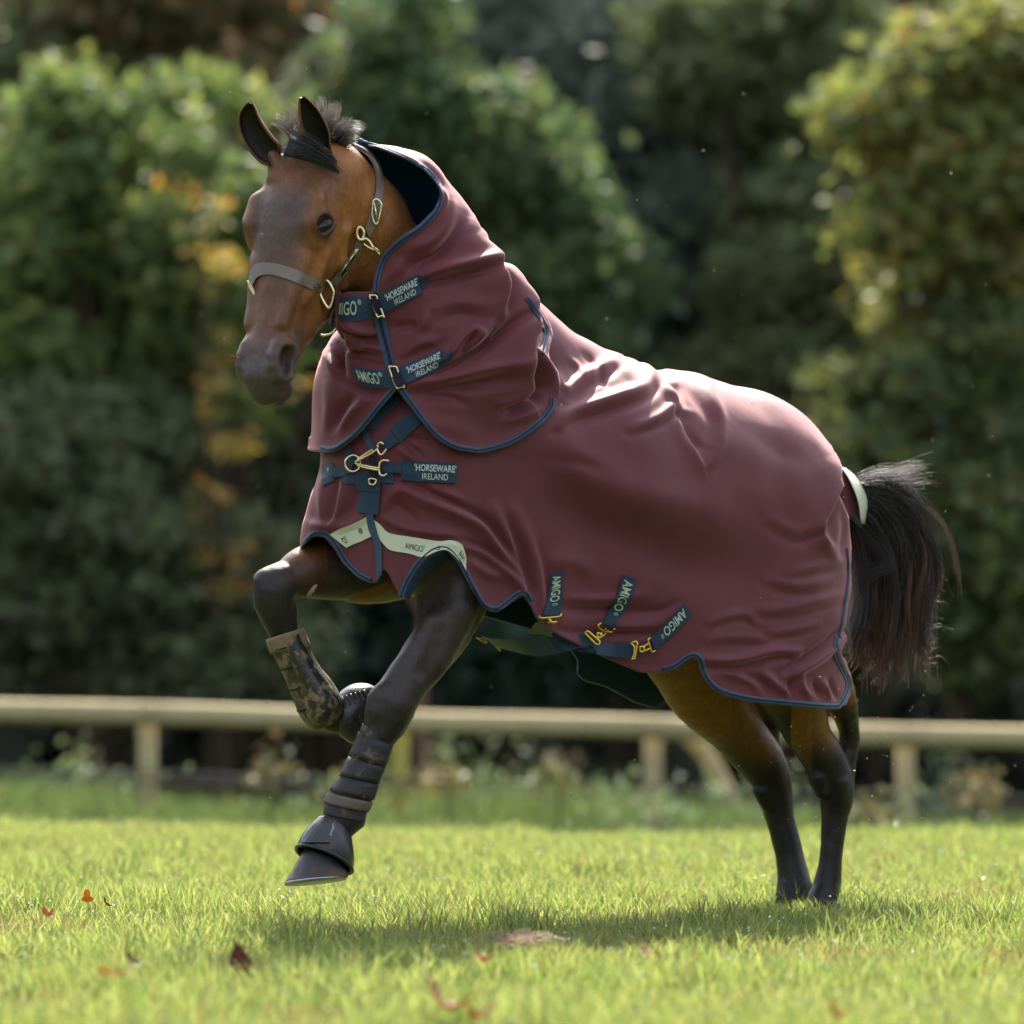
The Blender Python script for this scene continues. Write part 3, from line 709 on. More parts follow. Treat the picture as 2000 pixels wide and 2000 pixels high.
BODY_FOLDS = [
 ([(1100, 774), (1134, 742), (1170, 720), (1200, 704)], 8.8, 13, 's'),
 ([(1088, 830), (1119, 806), (1170, 789), (1209, 776), (1248, 763), (1266, 748), (1270, 728)], 11.6, 14, 's'),
 ([(1235, 836), (1274, 822), (1300, 806), (1314, 790), (1306, 768), (1280, 740), (1258, 718)], 8.8, 11, 's'),
 ([(1090, 728), (1096, 748), (1110, 766)], 5.4, 8, 'r'),
 ([(1112, 700), (1128, 716), (1140, 735)], 4.8, 7, 'r'),
 ([(1140, 690), (1160, 712), (1190, 760)], 4.1, 8, 'v'),
 ([(1196, 706), (1222, 726), (1240, 752)], 5.4, 9, 'r'),
 ([(1311, 799), (1340, 853), (1373, 915)], 7.5, 11, 'P'),
 ([(1304, 763), (1322, 782), (1336, 803), (1352, 806)], 6.1, 9, 'r'),
 ([(1340, 728), (1372, 742), (1398, 784), (1412, 822), (1408, 848)], 5.4, 10, 'r'),
 ([(1373, 915), (1398, 892), (1416, 846)], 5.4, 10, 'r'),
 ([(1326, 738), (1362, 781), (1390, 825), (1380, 866)], 5.4, 12, 'v'),
 ([(1330, 830), (1352, 862), (1378, 880)], 5.4, 10, 'v'),
 ([(1276, 728), (1302, 744), (1330, 748)], 4.1, 7, 'r'),
 ([(1060, 815), (1110, 885), (1181, 944), (1300, 985), (1420, 1010)], 16, 46, 'r'),
 ([(1060, 940), (1150, 1020), (1290, 1080), (1430, 1120)], 20, 56, 'v'),
 ([(1080, 900), (1130, 905), (1175, 925)], 5, 12, 'v'),
 ([(770, 950), (847, 984), (899, 1007), (938, 1030), (963, 1061), (1002, 1118), (1019, 1154)], 15, 12, 'S'),
 ([(881, 1061), (938, 1079), (976, 1108), (1002, 1134), (1016, 1153)], 9, 8, 'S'),
 ([(915, 1096), (948, 1118), (982, 1128)], 7, 9, 'r'),
 ([(964, 990), (1000, 1072), (1020, 1128), (1027, 1156)], 11, 12, 'r'),
 ([(990, 1010), (1023, 1103), (1038, 1158)], 10, 9, 'v'),
 ([(1010, 1000), (1044, 1092), (1054, 1152), (1061, 1196)], 10, 13, 'r'),
 ([(1050, 1060), (1068, 1130), (1070, 1190)], 6, 10, 'v'),
 ([(840, 955), (886, 973), (920, 996)], 7, 9, 'r'),
 ([(765, 980), (790, 996), (812, 1015)], 6, 8, 'v'),
 ([(740, 1012), (795, 1036), (873, 1048), (905, 1058)], 9, 8, 'p'),
 ([(724, 1006), (690, 1026), (644, 1036)], 8, 8, 'P'),
 ([(660, 930), (650, 974), (642, 1026)], 10, 8, 'v'),
 ([(674, 935), (668, 975), (650, 1026)], 9, 8, 'r'),
 ([(632, 930), (630, 985), (630, 1015)], 8, 9, 'r'),
 ([(608, 1022), (630, 1028), (652, 1022)], 12, 8, 'r'),
 ([(745, 995), (768, 968), (800, 946)], 7, 10, 'r'),
 ([(700, 940), (690, 985), (670, 1012)], 6, 9, 'v'),
 ([(786, 862), (805, 874), (825, 894)], 8, 6, 'v'), ([(778, 876), (800, 892), (815, 900)], 7, 6, 'r'),
 ([(770, 842), (800, 855), (850, 862)], 6, 9, 'v'),
 ([(1090, 1188), (1180, 1192), (1262, 1184)], 10, 10, 'v'), ([(1105, 1168), (1180, 1170), (1260, 1160)], 7, 10, 'r'),
 ([(1205, 1203), (1289, 1193), (1325, 1176)], 8, 8, 'v'),
 ([(1090, 1232), (1180, 1240), (1290, 1238)], 8, 8, 'v'), ([(1190, 1222), (1240, 1224), (1290, 1216)], 6, 8, 'r'),
 ([(1070, 1100), (1120, 1096), (1160, 1120)], 6, 18, 'r'),
 ([(1362, 1288), (1425, 1291), (1467, 1283), (1509, 1272), (1560, 1273)], 12, 10, 's'),
 ([(1535, 1324), (1579, 1298), (1618, 1270), (1643, 1243)], 17, 9, 'S'),
 ([(1488, 1312), (1520, 1342), (1548, 1360)], 9, 8, 'r'), ([(1541, 1322), (1542, 1345), (1548, 1366)], 9, 6, 'v'),
 ([(1562, 1318), (1566, 1344), (1582, 1364)], 9, 7, 'r'), ([(1588, 1330), (1600, 1362)], 8, 6, 'v'), ([(1606, 1330), (1620, 1366)], 7, 6, 'r'),
 ([(1618, 1325), (1634, 1366)], 5, 5, 'v'),
 ([(1405, 1308), (1462, 1330), (1482, 1354)], 7, 8, 'r'), ([(1440, 1312), (1490, 1335), (1500, 1362)], 6, 7, 'v'),
 ([(1385, 1216), (1420, 1204), (1453, 1200), (1480, 1216)], 4.4, 9, 's'), ([(1505, 1236), (1551, 1231), (1600, 1218)], 4.4, 8, 's'),
 ([(1467, 1192), (1537, 1189), (1607, 1172), (1648, 1160)], 4.4, 12, 's'), ([(1500, 1132), (1565, 1144), (1620, 1132)], 3.9, 12, 's'),
 ([(1380, 1250), (1440, 1245), (1500, 1250)], 3.3, 9, 's'),
 ([(1626, 890), (1632, 940), (1620, 980), (1600, 1030), (1606, 1054), (1620, 1062)], 14, 14, 'P'),
 ([(1600, 1020), (1612, 1066), (1632, 1090)], 7, 9, 'r'), ([(1640, 1000), (1646, 1040), (1640, 1090)], 6, 7, 'v'),
 ([(1540, 1120), (1600, 1106), (1650, 1096)], 3.3, 10, 's'), ([(1560, 1060), (1590, 1046), (1604, 1040)], 6, 9, 'v'),
 ([(1500, 1010), (1560, 1040), (1590, 1020)], 2.8, 14, 's'),
 ([(1440, 830), (1520, 880), (1600, 905)], 4, 22, 'v'), ([(1450, 900), (1440, 1000), (1430, 1060)], 4, 30, 'v'),
]
HOOD_FOLDS = [
 ([(826, 540), (862, 528), (899, 519), (950, 514)], 13, 13, 's'),
 ([(800, 520), (850, 500), (886, 467), (910, 424)], 12, 12, 'v'),
 ([(800, 488), (850, 466), (876, 424), (880, 388)], 8, 13, 'r'),
 ([(863, 372), (864, 400), (852, 440)], 7, 6, 'r'), ([(826, 318), (850, 340), (868, 366)], 6, 7, 'v'),
 ([(934, 452), (948, 500), (963, 546), (976, 580), (972, 628)], 19, 22, 'P'),
 ([(968, 530), (980, 570), (980, 612)], 14, 7, 'v'),
 ([(982, 515), (1005, 568), (1021, 605), (1024, 640), (1023, 716), (1027, 765), (1036, 786)], 24, 24, 'P'),
 ([(1034, 650), (1039, 715), (1048, 772)], 22, 10, 'v'),
 ([(1026, 645), (1046, 690), (1067, 732), (1085, 770)], 12, 8, 'r'),
 ([(1008, 560), (1030, 590), (1050, 640)], 8, 7, 'v'), ([(1030, 600), (1046, 622), (1058, 640)], 7, 6, 'r'),
 ([(940, 470), (965, 498), (990, 520)], 7, 6, 'v'),
 ([(850, 730), (899, 703), (951, 673), (989, 640), (1018, 618)], 17, 10, 'v'),
 ([(860, 708), (905, 680), (950, 648), (968, 620)], 8, 10, 'r'),
 ([(885, 684), (905, 660), (925, 644), (936, 652), (936, 670)], 10, 7, 'r'), ([(898, 690), (918, 662), (926, 660)], 10, 6, 'v'),
 ([(936, 676), (956, 652), (970, 622)], 7, 6, 'v'),
 ([(800, 752), (885, 736), (962, 719), (1016, 712)], 10, 13, 's'),
 ([(890, 762), (960, 752), (1018, 738)], 8, 12, 'v'),
 ([(985, 806), (1024, 786), (1064, 748)], 15, 12, 'v'), ([(970, 790), (1000, 780), (1020, 760)], 6, 9, 'r'),
 ([(820, 780), (872, 776), (910, 790)], 7, 9, 'v'), ([(990, 820), (1020, 812), (1050, 800)], 6, 10, 'r'),
 ([(668, 650), (660, 700), (670, 740), (709, 763), (755, 768)], 13, 9, 'v'),
 ([(640, 690), (656, 728), (682, 757), (715, 775)], 9, 9, 'r'),
 ([(648, 680), (654, 700), (662, 722)], 8, 7, 'v'),
 ([(715, 780), (695, 800), (668, 838)], 8, 9, 'r'), ([(690, 775), (668, 800), (650, 840)], 7, 9, 'v'), ([(640, 740), (645, 790), (640, 850)], 5, 12, 'r'),
 ([(768, 640), (800, 636), (822, 648)], 6, 8, 'v'), ([(836, 606), (830, 630), (815, 655)], 6, 9, 'r'), ([(790, 690), (820, 672), (850, 665)], 6, 10, 's'),
 ([(672, 636), (700, 648), (740, 650)], 8, 7, 's'), ([(668, 668), (700, 676), (750, 684)], 7, 8, 's'), ([(680, 700), (720, 706), (756, 712)], 5, 6, 'v'),
 ([(740, 560), (770, 530), (800, 505)], 5, 12, 'r'), ([(860, 600), (900, 590), (950, 600)], 5, 16, 's'),
 ([(800, 830), (860, 830), (930, 850)], 4, 20, 'r'),
]
near_p, far_p, hnear_p = Poly2D(RUG_NEAR), Poly2D(RUG_FAR), Poly2D(HOOD_NEAR)
fl_ = build_rug_field(False); RV, RF = fl_.mesh(); del fl_
RV, RF, RRIM, RFACE = cut_sheet(RV, RF, near_p, far_p, .0048)
fl_ = build_rug_field(True); GV, GF = fl_.mesh(); del fl_
GV, GF, GRIM, GFACE = cut_sheet(GV, GF, hnear_p, Poly2D(HOOD_FAR), .0048)
def drape(V, F, rim, facing, folds, near, gain, hem):
    E, _ = edges_of(F)
    V = smooth(V, E, 6, .5, rim)
    Nn = normals(V, F)
    for _ in range(2): Nn = smooth(Nn, E, 1, .6)
    Nn /= np.linalg.norm(Nn, axis=1)[:, None]
    d = fold(V, Nn, facing > -.25, folds) * gain
    u, v = proj(V)
    sd = near(u, v)
    d += hem * np.exp(np.clip(sd, -400, 0) / 16.0) * (facing > 0)
    d += .0035 * vnoise(V, 11, 7.0) + .0018 * vnoise(V, 12, 17.0)
    V = V + Nn * d[:, None]
    V = smooth(V, E, 2, .3, rim)
    return V
RV = drape(RV, RF, RRIM, RFACE, BODY_FOLDS, near_p, 1.40, .006)
GV = drape(GV, GF, GRIM, GFACE, HOOD_FOLDS, hnear_p, 2.1, .010)

rug = empty('horse_rug', tuple(P(1150, 1000, YM(1150))))
tag(rug, 'burgundy turnout rug with navy edging and neck hood, worn by the horse', 'horse rug')
def cloth(name, V, F):
    o = mesh_np(name, V, F, [M_burg, M_lining], rug)
    so = o.modifiers.new('thickness', 'SOLIDIFY'); so.thickness = .005; so.offset = -1; so.material_offset = 1; so.material_offset_rim = 1
    return o
cloth('body_cloth', RV, RF); cloth('hood', GV, GF)

# ================================================================== STRAPS, EDGING, HALTER, BOOTS, HAIR
CAMP = Vector((0, -DCAM, HCAM))
def bvh(V, F): return BVHTree.FromPolygons([tuple(v) for v in V], F.tolist())
B_body, B_hood = bvh(RV, RF), bvh(GV, GF)
def hit(px, py, trees):
    d = Vector(P(px, py, 0.0)) - CAMP; d.normalize(); best = None
    for t in trees:
        r = t.ray_cast(CAMP, d, 40)
        if r[0] is not None and (best is None or r[3] < best): best = r[3]
    return None if best is None else CAMP.y + d.y * best
def depths(pts, trees, fallback=None, sm=0):
    y = np.array([np.nan if (h := hit(a, b, trees)) is None else h for a, b in pts])
    if fallback is not None: y[np.isnan(y)] = fallback
    ok = ~np.isnan(y)
    if not ok.any(): y[:] = -.3; ok[:] = True
    i = np.arange(len(y)); y = np.interp(i, i[ok], y[ok]); med = np.median(y)
    for _ in range(3):      # a ray that slipped past the edge hits the far side: take the neighbours' depth instead
        for k in range(len(y)):
            w = y[max(0, k - 4):k + 5]; m = np.median(w)
            if abs(y[k] - m) > .06: y[k] = m
    for _ in range(sm): y[1:-1] = .25 * y[:-2] + .5 * y[1:-1] + .25 * y[2:]
    return y
def on(pts, trees, off=.004, sm=2, n=None, step=None, smoothpath=True, fallback=None):
    p = np.asarray(pts, float)
    if smoothpath and len(p) > 2: p = spline(p, 8)
    if n or step: p = resample(p, n, step)
    y = depths(p, trees, fallback, sm) - off
    return np.array([P(a, b, c) for (a, b), c in zip(p, y)])
class Sheet:
    """a strap or patch lying on the cloth: edge A and edge B in photo pixels"""
    def __init__(s, A, B, trees, off=.004, thick=.003, nu=16, nv=4, sm=6, Y=None, smoothpath=True):
        A, B = np.asarray(A, float), np.asarray(B, float)
        if smoothpath:
            if len(A) > 2: A = spline(A, 8)
            if len(B) > 2: B = spline(B, 8)
        A, B = resample(A, nu), resample(B, nu); s.nu, s.nv = nu, nv
        G = np.array([A + (B - A) * t for t in np.linspace(0, 1, nv)]).transpose(1, 0, 2)
        s.px = G
        if Y is None:
            y = np.array([depths(G[:, j], trees, None, 0) for j in range(nv)]).T; raw = y.copy()
            for _ in range(sm):
                y[1:-1] = .25 * y[:-2] + .5 * y[1:-1] + .25 * y[2:]
                y = .5 * y + .5 * y.mean(1)[:, None] + (.5 * (y - y.mean(1)[:, None])) if False else y
            y = np.minimum(y, raw + .001)
        else:
            y = np.interp(np.linspace(0, 1, nu), np.linspace(0, 1, len(Y)), Y)[:, None].repeat(nv, 1)
        y = y - off
        s.G = np.array([[P(G[i, j, 0], G[i, j, 1], y[i, j]) for j in range(nv)] for i in range(nu)])
        s.thick = thick
    def at(s, a, b, out=0.0):
        fa = np.clip(a, 0, 1) * (s.nu - 1); fb = np.clip(b, 0, 1) * (s.nv - 1); i = np.minimum(fa.astype(int), s.nu - 2); j = np.minimum(fb.astype(int), s.nv - 2); u = (fa - i)[:, None]; v = (fb - j)[:, None]; G = s.G
        q = (G[i, j] * (1-u) + G[i+1, j] * u) * (1-v) + (G[i, j+1] * (1-u) + G[i+1, j+1] * u) * v
        return q + np.array([0, -out, 0])
    def build(s, name, mat, parent):
        Rg = []
        for i in range(s.nu):
            f = s.G[i]; b = f[::-1] + np.array([0, s.thick, 0]); Rg.append(np.vstack([f, b]))
        m = MB(); m.rings(Rg); o = m.build(name, mat, parent, True)
        for p in o.data.polygons: p.use_smooth = False
        return o
def text_mesh(txt, offset=.0):
    cu = bpy.data.curves.new('lettering', 'FONT'); cu.body = txt; cu.size = 1.0; cu.offset = offset; cu.resolution_u = 3; cu.fill_mode = 'FRONT'
    o = bpy.data.objects.new('lettering', cu); COL.objects.link(o); dg = bpy.context.evaluated_depsgraph_get(); dg.update()
    me = bpy.data.meshes.new_from_object(o.evaluated_get(dg)); bm = bmesh.new(); bm.from_mesh(me); bmesh.ops.triangulate(bm, faces=bm.faces); bmesh.ops.subdivide_edges(bm, edges=bm.edges, cuts=2, use_grid_fill=True); bmesh.ops.triangulate(bm, faces=bm.faces)
    V = np.array([v.co[:] for v in bm.verts]); F = np.array([[v.index for v in f.verts] for f in bm.faces]); bm.free()
    bpy.data.objects.remove(o); bpy.data.meshes.remove(me); bpy.data.curves.remove(cu); return V, F
def lettering(txt, sheet, a0, a1, b0, b1, mat, parent, flip=False, offset=.012, out=.0024):
    """text laid in the sheet's own coordinates: a runs along the strap, b from edge A (top of the letters) to edge B"""
    V, F = text_mesh(txt, offset); lo, hi = V.min(0), V.max(0); t = (V - lo) / np.maximum(hi - lo, 1e-6)
    W = sheet.at(a0 + t[:, 0] * (a1 - a0), b1 + t[:, 1] * (b0 - b1), out)
    if flip: F = F[:, ::-1]
    return mesh_np('lettering', W, F, mat, parent, False)
def ribbon(path, w, tree, name, mat, parent, off=.003, inset=0.0, bulge=.0018, step=4.0, side=1, wrap=True, sm=3):
    """edging along a hem: path in pixels, inside of the cloth lies on the given side (+1: to the right of the path)"""
    p = resample(spline(path, 8), None, step); d = np.gradient(p, axis=0); d /= np.linalg.norm(d, axis=1)[:, None] + 1e-9
    n = np.stack([-d[:, 1], d[:, 0]], 1) * side
    for _ in range(3): n[1:-1] = (n[:-2] + 2 * n[1:-1] + n[2:]) / 4
    n /= np.linalg.norm(n, axis=1)[:, None]
    offs = np.array([0.0, .2, .5, .8, 1.0]) * w + inset
    cols = []
    for k, q in enumerate(offs):
        y = depths(p + n * max(q, 4.0 if wrap else q), [tree], None, sm)
        o = off + bulge * (1 - (2 * (q - inset) / w - 1)**2)
        cols.append(np.array([P(a, b, c - o) for (a, b), c in zip(p + n * q, y)]))
    back = cols[0] + np.array([0, .010 if wrap else .003, 0]); back2 = cols[-1] + np.array([0, .004, 0])
    Rg = np.array(cols + [back2, back]).transpose(1, 0, 2)
    m = MB(); m.rings(Rg); return m.build(name, mat, parent)
def edging(path, tree, side, w=11.5, sm=3):
    b = ribbon(path, w, tree, 'binding', M_bind, rug, side=side, sm=sm)
    p = resample(spline(path, 8), None, 4.0)
    ribbon(path, 2.6, tree, 'braid', M_bindc, b, off=.0052, inset=w * .5 - 1.3, bulge=.0004, side=side, wrap=False, sm=sm)

edging([(597, 1067), (614, 1048), (636, 1050), (653, 1070), (672, 1101), (697, 1126), (722, 1139)], B_body, -1)
edging([(788, 1168), (798, 1140), (823, 1100), (848, 1078), (871, 1075), (893, 1097), (918, 1147), (943, 1186), (971, 1195), (999, 1176), (1022, 1161), (1032, 1176)], B_body, -1)
edging([(1296, 1313), (1321, 1305), (1347, 1287), (1362, 1288), (1373, 1321), (1391, 1344), (1414, 1357), (1466, 1370), (1530, 1377), (1628, 1385), (1648, 1376), (1661, 1352), (1662, 1326), (1649, 1299), (1639, 1274), (1643, 1244)], B_body, -1)
edging([(1643, 1246), (1652, 1187), (1660, 1125), (1657, 1070)], B_body, -1, 5)
edging([(623, 880), (642, 884), (668, 875), (705, 844), (742, 799), (772, 764)], B_hood, -1)
edging([(780, 764), (808, 802), (847, 851), (886, 876), (919, 883), (943, 884), (999, 868), (1055, 831), (1081, 800), (1086, 778)], B_hood, -1)
edging([(1064, 692), (1073, 652), (1066, 628), (1048, 598), (1034, 578)], B_hood, -1, 10)
edging([(729, 574), (731, 548), (737, 522), (750, 495), (782, 465), (819, 440), (846, 412), (856, 388), (855, 370), (845, 352), (826, 333), (800, 318), (769, 305), (738, 293), (705, 285)], B_hood, 1, 11)

def strap(name, A, B, trees, mat=None, **kw):
    s = Sheet(A, B, trees, **kw); return s, s.build(name, mat or M_web, rug)
HB = [B_hood, B_body]
# seams down the front
s, o = strap('seam_strip', [(724, 600), (733, 637), (752, 712), (766, 750)], [(749, 612), (757, 637), (771, 712), (781, 752)], HB, M_bind, off=.002, thick=.002)
m = MB(); m.tube(on([(737, 604), (745, 637), (761, 700), (773, 748)], HB, .006, 4), .0032, 6); m.build('seam_slit', M_bindc, o)
s, o = strap('seam_strip', [(756, 776), (728, 808), (716, 838)], [(790, 776), (752, 812), (736, 838)], [B_body], M_bind, off=.003)
s, o = strap('seam_strip', [(704, 838), (712, 860), (724, 884)], [(715, 834), (724, 856), (736, 882)], [B_body], M_bind, off=.006)
s, o = strap('seam_strip', [(714, 1004), (720, 1036), (732, 1066), (735, 1134)], [(728, 1004), (734, 1034), (744, 1064), (746, 1120)], [B_body], M_bind, off=.008)

# hood straps
s, o = strap('strap', [(664, 583), (694, 576), (728, 585)], [(661, 624), (694, 627), (738, 618)], HB, nu=18)
lettering('AMIGO', s, -.30, .48, .22, .78, M_threadg, o, out=.0034); lettering('\u00ae', s, .52, .62, .16, .38, M_threadg, o)
s, o = strap('strap', [(733, 580), (775, 557), (816, 535)], [(743, 615), (785, 594), (826, 572)], HB, off=.007, nu=18)
lettering("'HORSEWARE'", s, .20, .96, .14, .52, M_thread, o, offset=.02); lettering('IRELAND', s, .36, .86, .60, .90, M_thread, o, offset=.0)
strap('strap_tab', [(820, 543), (834, 538)], [(825, 563), (838, 556)], HB, off=.006, nu=4)
s, o = strap('strap', [(683, 711), (705, 719), (735, 722), (765, 721)], [(700, 748), (718, 755), (740, 758), (776, 758)], HB, nu=20)
lettering('AMIGO', s, .06, .62, .18, .80, M_threadg, o, out=.0034); lettering('\u00ae', s, .64, .74, .14, .38, M_threadg, o)
s, o = strap('strap', [(777, 718), (820, 700), (860, 680)], [(783, 754), (826, 735), (870, 714)], HB, off=.007, nu=18)
lettering("'HORSEWARE'", s, .18, .96, .14, .52, M_thread, o, offset=.02); lettering('IRELAND', s, .36, .86, .60, .90, M_thread, o, offset=.0)
strap('strap_tab', [(864, 690), (880, 685)], [(869, 708), (883, 702)], HB, off=.006, nu=4)
def wire_part(name, paths, r, mat, trees, off=.010, parent=None, sm=4, loop=False, k=8):
    m = MB()
    for q in paths:
        if isinstance(q, tuple) and q[0] == 'loop':
            pts = np.array(q[1], float); c = spline(pts, 6, True); y = np.median(depths(c, trees)) - off; m.tube([P(a, b, y) for a, b in c], r, k, loop=True)
        else: m.tube(on(q, trees, off, sm, smoothpath=len(q) > 2), r, k)
    return m.build(name, mat, parent or rug)
for (a, b, c, d) in (((722, 580), (727, 577), (735, 578), (738, 588)), ((760, 719), (766, 716), (774, 717), (777, 724))):
    dx = 14; dy = 37
    wire_part('keeper_ring', [('loop', [a, b, c, d, (d[0] + dx - 2, d[1] + dy - 6), (c[0] + dx - 1, c[1] + dy + 2), (b[0] + dx, b[1] + dy + 4), (a[0] + dx, a[1] + dy)])], .0024, M_brass, HB, .012)
    s, o = strap('keeper', [(a[0] - 1, a[1] + 4), (a[0] + 13, a[1] + 35)], [(d[0] + 2, d[1] - 4), (d[0] + 15, d[1] + 27)], HB, M_bindc, off=.018, nu=5)

# chest fastening
BB = [B_body]
s, o = strap('strap', [(800, 806), (782, 820), (762, 836)], [(826, 822), (805, 843), (782, 864)], BB, off=.008)
strap('strap_end', [(764, 842), (742, 868)], [(780, 862), (754, 880)], BB, off=.010, nu=6)
s, o = strap('strap', [(783, 900), (838, 902), (894, 905)], [(783, 938), (838, 941), (892, 944)], BB, off=.008, nu=18)
lettering("'HORSEWARE'", s, .24, .98, .12, .48, M_thread, o, offset=.02); lettering('IRELAND', s, .38, .84, .58, .88, M_thread, o, offset=.0)
strap('strap_end', [(746, 903), (784, 904)], [(750, 922), (784, 924)], BB, off=.010, nu=6)
strap('strap_end', [(667, 884), (678, 900), (686, 912)], [(684, 876), (692, 888), (696, 902)], BB, off=.012, nu=8)
s, o = strap('strap', [(629, 908), (650, 903)], [(628, 950), (653, 938)], BB, off=.006, nu=6)
lettering('\u00ae', s, .42, .62, .18, .40, M_threadg, o)
strap('strap_end', [(648, 912), (664, 911), (684, 908)], [(652, 932), (668, 930), (690, 920)], BB, off=.009, nu=8)
s, o = strap('chest_tab', [(664, 920), (700, 921), (768, 922)], [(666, 944), (704, 946), (770, 943)], BB, off=.006, nu=10)
strap('chest_tab', [(691, 940), (697, 958)], [(742, 940), (742, 962)], BB, off=.010, nu=5)
strap('chest_tab', [(702, 956), (698, 1000)], [(742, 960), (738, 1006)], BB, off=.008, nu=8)
strap('chest_tab', [(722, 890), (720, 944)], [(736, 892), (734, 944)], BB, M_bindc, off=.012, nu=6)
wire_part('ring', [('loop', [(689, 889), (699, 893), (704, 904), (701, 915), (690, 921), (679, 917), (674, 906), (678, 895)])], .0028, M_brass, BB, .016)
wire_part('snap_hook', [[(694, 902), (710, 894), (728, 884), (738, 876)], [(698, 898), (712, 888), (728, 878)], [(736, 876), (741, 886), (747, 887), (755, 877)], [(738, 874), (738, 868), (744, 864), (749, 868)]], .0028, M_brass, BB, .020)
wire_part('snap_hook', [[(694, 905), (712, 909), (732, 913), (742, 914)], [(698, 909), (716, 914), (738, 918)], [(742, 904), (740, 914), (742, 926), (750, 929), (756, 925)], [(742, 904), (748, 899), (760, 900)]], .0028, M_brass, BB, .020)
wire_part('keeper_ring', [('loop', [(721, 936), (722, 945), (731, 946), (735, 938), (728, 935)])], .0024, M_brass, BB, .016)

# reflective strip and print
s, o = strap('reflective_strip', [(644, 1044), (662, 1034), (682, 1026), (700, 1018), (717, 1009)], [(676, 1070), (690, 1063), (704, 1058), (714, 1053), (725, 1048)], BB, M_refl, off=.005, nu=16)
lettering('O\u00b0', s, .10, .24, .42, .80, M_print, o); lettering('\u00ae', s, .66, .78, .35, .65, M_print, o)
s, o = strap('reflective_strip', [(730, 1015), (744, 1026), (760, 1041), (805, 1049), (857, 1057), (880, 1055), (901, 1062), (908, 1078), (911, 1092)], [(740, 1052), (750, 1064), (764, 1075), (798, 1081), (826, 1088), (850, 1078), (872, 1074), (892, 1090), (910, 1114)], BB, M_refl, off=.005, nu=30)
lettering('AMIGO\u00b0', s, .315, .51, .36, .72, M_print, o, offset=0); lettering('G', s, .62, .66, .5, .9, M_print, o, offset=0); lettering('AM', s, .86, .95, .30, .75, M_print, o, offset=0)

Al = np.array([(786, 1166), (797, 1138), (822, 1100), (847, 1080), (868, 1077)], float); Bl = np.array([(798, 1172), (816, 1142), (840, 1114), (864, 1098), (886, 1094)], float)
Al, Bl = resample(spline(Al, 6), 14), resample(spline(Bl, 6), 14); ya = depths(Al + [4, -8], BB, None, 3)
m = MB(); m.rings([[P(*(Al[i] + (Bl[i] - Al[i]) * t), ya[i] + .004 + .075 * t + .012 * math.sin(i * 1.7) * t) for t in (0, .25, .5, .75, 1)] + [P(*(Al[i] + (Bl[i] - Al[i]) * t), ya[i] + .009 + .075 * t + .012 * math.sin(i * 1.7) * t) for t in (1, .5, 0)] for i in range(14)]); m.build('turned_lining', M_lining, rug)
# belly straps and surcingles
for A, B in (([(1076, 1122), (1072, 1160), (1060, 1202)], [(1100, 1112), (1099, 1160), (1095, 1202)]),
             ([(1217, 1122), (1204, 1166), (1176, 1217)], [(1244, 1130), (1230, 1176), (1198, 1226)]),
             ([(1337, 1178), (1305, 1212), (1270, 1246)], [(1351, 1200), (1318, 1236), (1280, 1270)])):
    s, o = strap('strap', A, B, BB, off=.006, nu=16)
    # letters run down the strap, tops facing right
    V, F = text_mesh('AMIGO', .014); lo, hi = V.min(0), V.max(0); t = (V - lo) / np.maximum(hi - lo, 1e-6)
    mesh_np('lettering', s.at(.08 + t[:, 0] * .60, .16 + t[:, 1] * .66, .0022), F, M_threadg, o, False)
    V, F = text_mesh('\u00ae', .0); lo, hi = V.min(0), V.max(0); t = (V - lo) / np.maximum(hi - lo, 1e-6)
    mesh_np('lettering', s.at(.71 + t[:, 0] * .07, .40 + t[:, 1] * .35, .0022), F, M_threadg, o, False)
wire_part('snap_hook', [[(1053, 1202), (1056, 1207), (1074, 1206), (1092, 1204), (1096, 1199)], [(1070, 1206), (1076, 1216), (1086, 1214)], [(1044, 1224), (1060, 1216), (1088, 1215)], [(1072, 1208), (1082, 1220)]], .0026, M_brassd, BB, .016)
wire_part('snap_hook', [[(1174, 1217), (1168, 1222), (1172, 1228), (1184, 1234), (1196, 1234), (1200, 1228)], [(1184, 1228), (1176, 1236), (1168, 1242)], [(1188, 1232), (1178, 1242), (1170, 1246)]], .0026, M_brassd, BB, .016)
wire_part('snap_hook', [[(1270, 1246), (1266, 1250), (1269, 1262), (1273, 1273), (1280, 1271)], [(1268, 1256), (1258, 1262), (1250, 1266)], [(1270, 1266), (1258, 1272), (1251, 1272)]], .0026, M_brassd, BB, .016)
wire_part('knob', [('loop', [(1168, 1236), (1174, 1240), (1172, 1246), (1166, 1243)])], .0034, M_brassd, BB, .018)
wire_part('knob', [('loop', [(1250, 1264), (1257, 1264), (1257, 1272), (1250, 1272)])], .0034, M_brassd, BB, .018)
def sling(A, B, Y, mat=M_web):
    s = Sheet(A, B, None, Y=Y, off=0, thick=.004, nu=20); return s, s.build('surcingle', mat, rug)
yr = (hit(1150, 1235, BB) or -.34); yq = (hit(1235, 1270, BB) or -.34)
sling([(938, 1240), (968, 1248), (1040, 1246), (1143, 1239)], [(966, 1262), (1000, 1272), (1062, 1281), (1168, 1256)], [-.05, -.22, yr - .035, yr - .030])
sling([(1120, 1272), (1165, 1258), (1200, 1256), (1240, 1257)], [(1135, 1274), (1160, 1276), (1198, 1283), (1240, 1285)], [yr - .012, yr - .022, yq - .028, yq - .030])
s = Sheet([(1046, 1215), (1030, 1238)], [(1088, 1218), (1078, 1240)], None, Y=[-.37, -.20], off=0, thick=.004, nu=6); s.build('surcingle', M_web, rug)
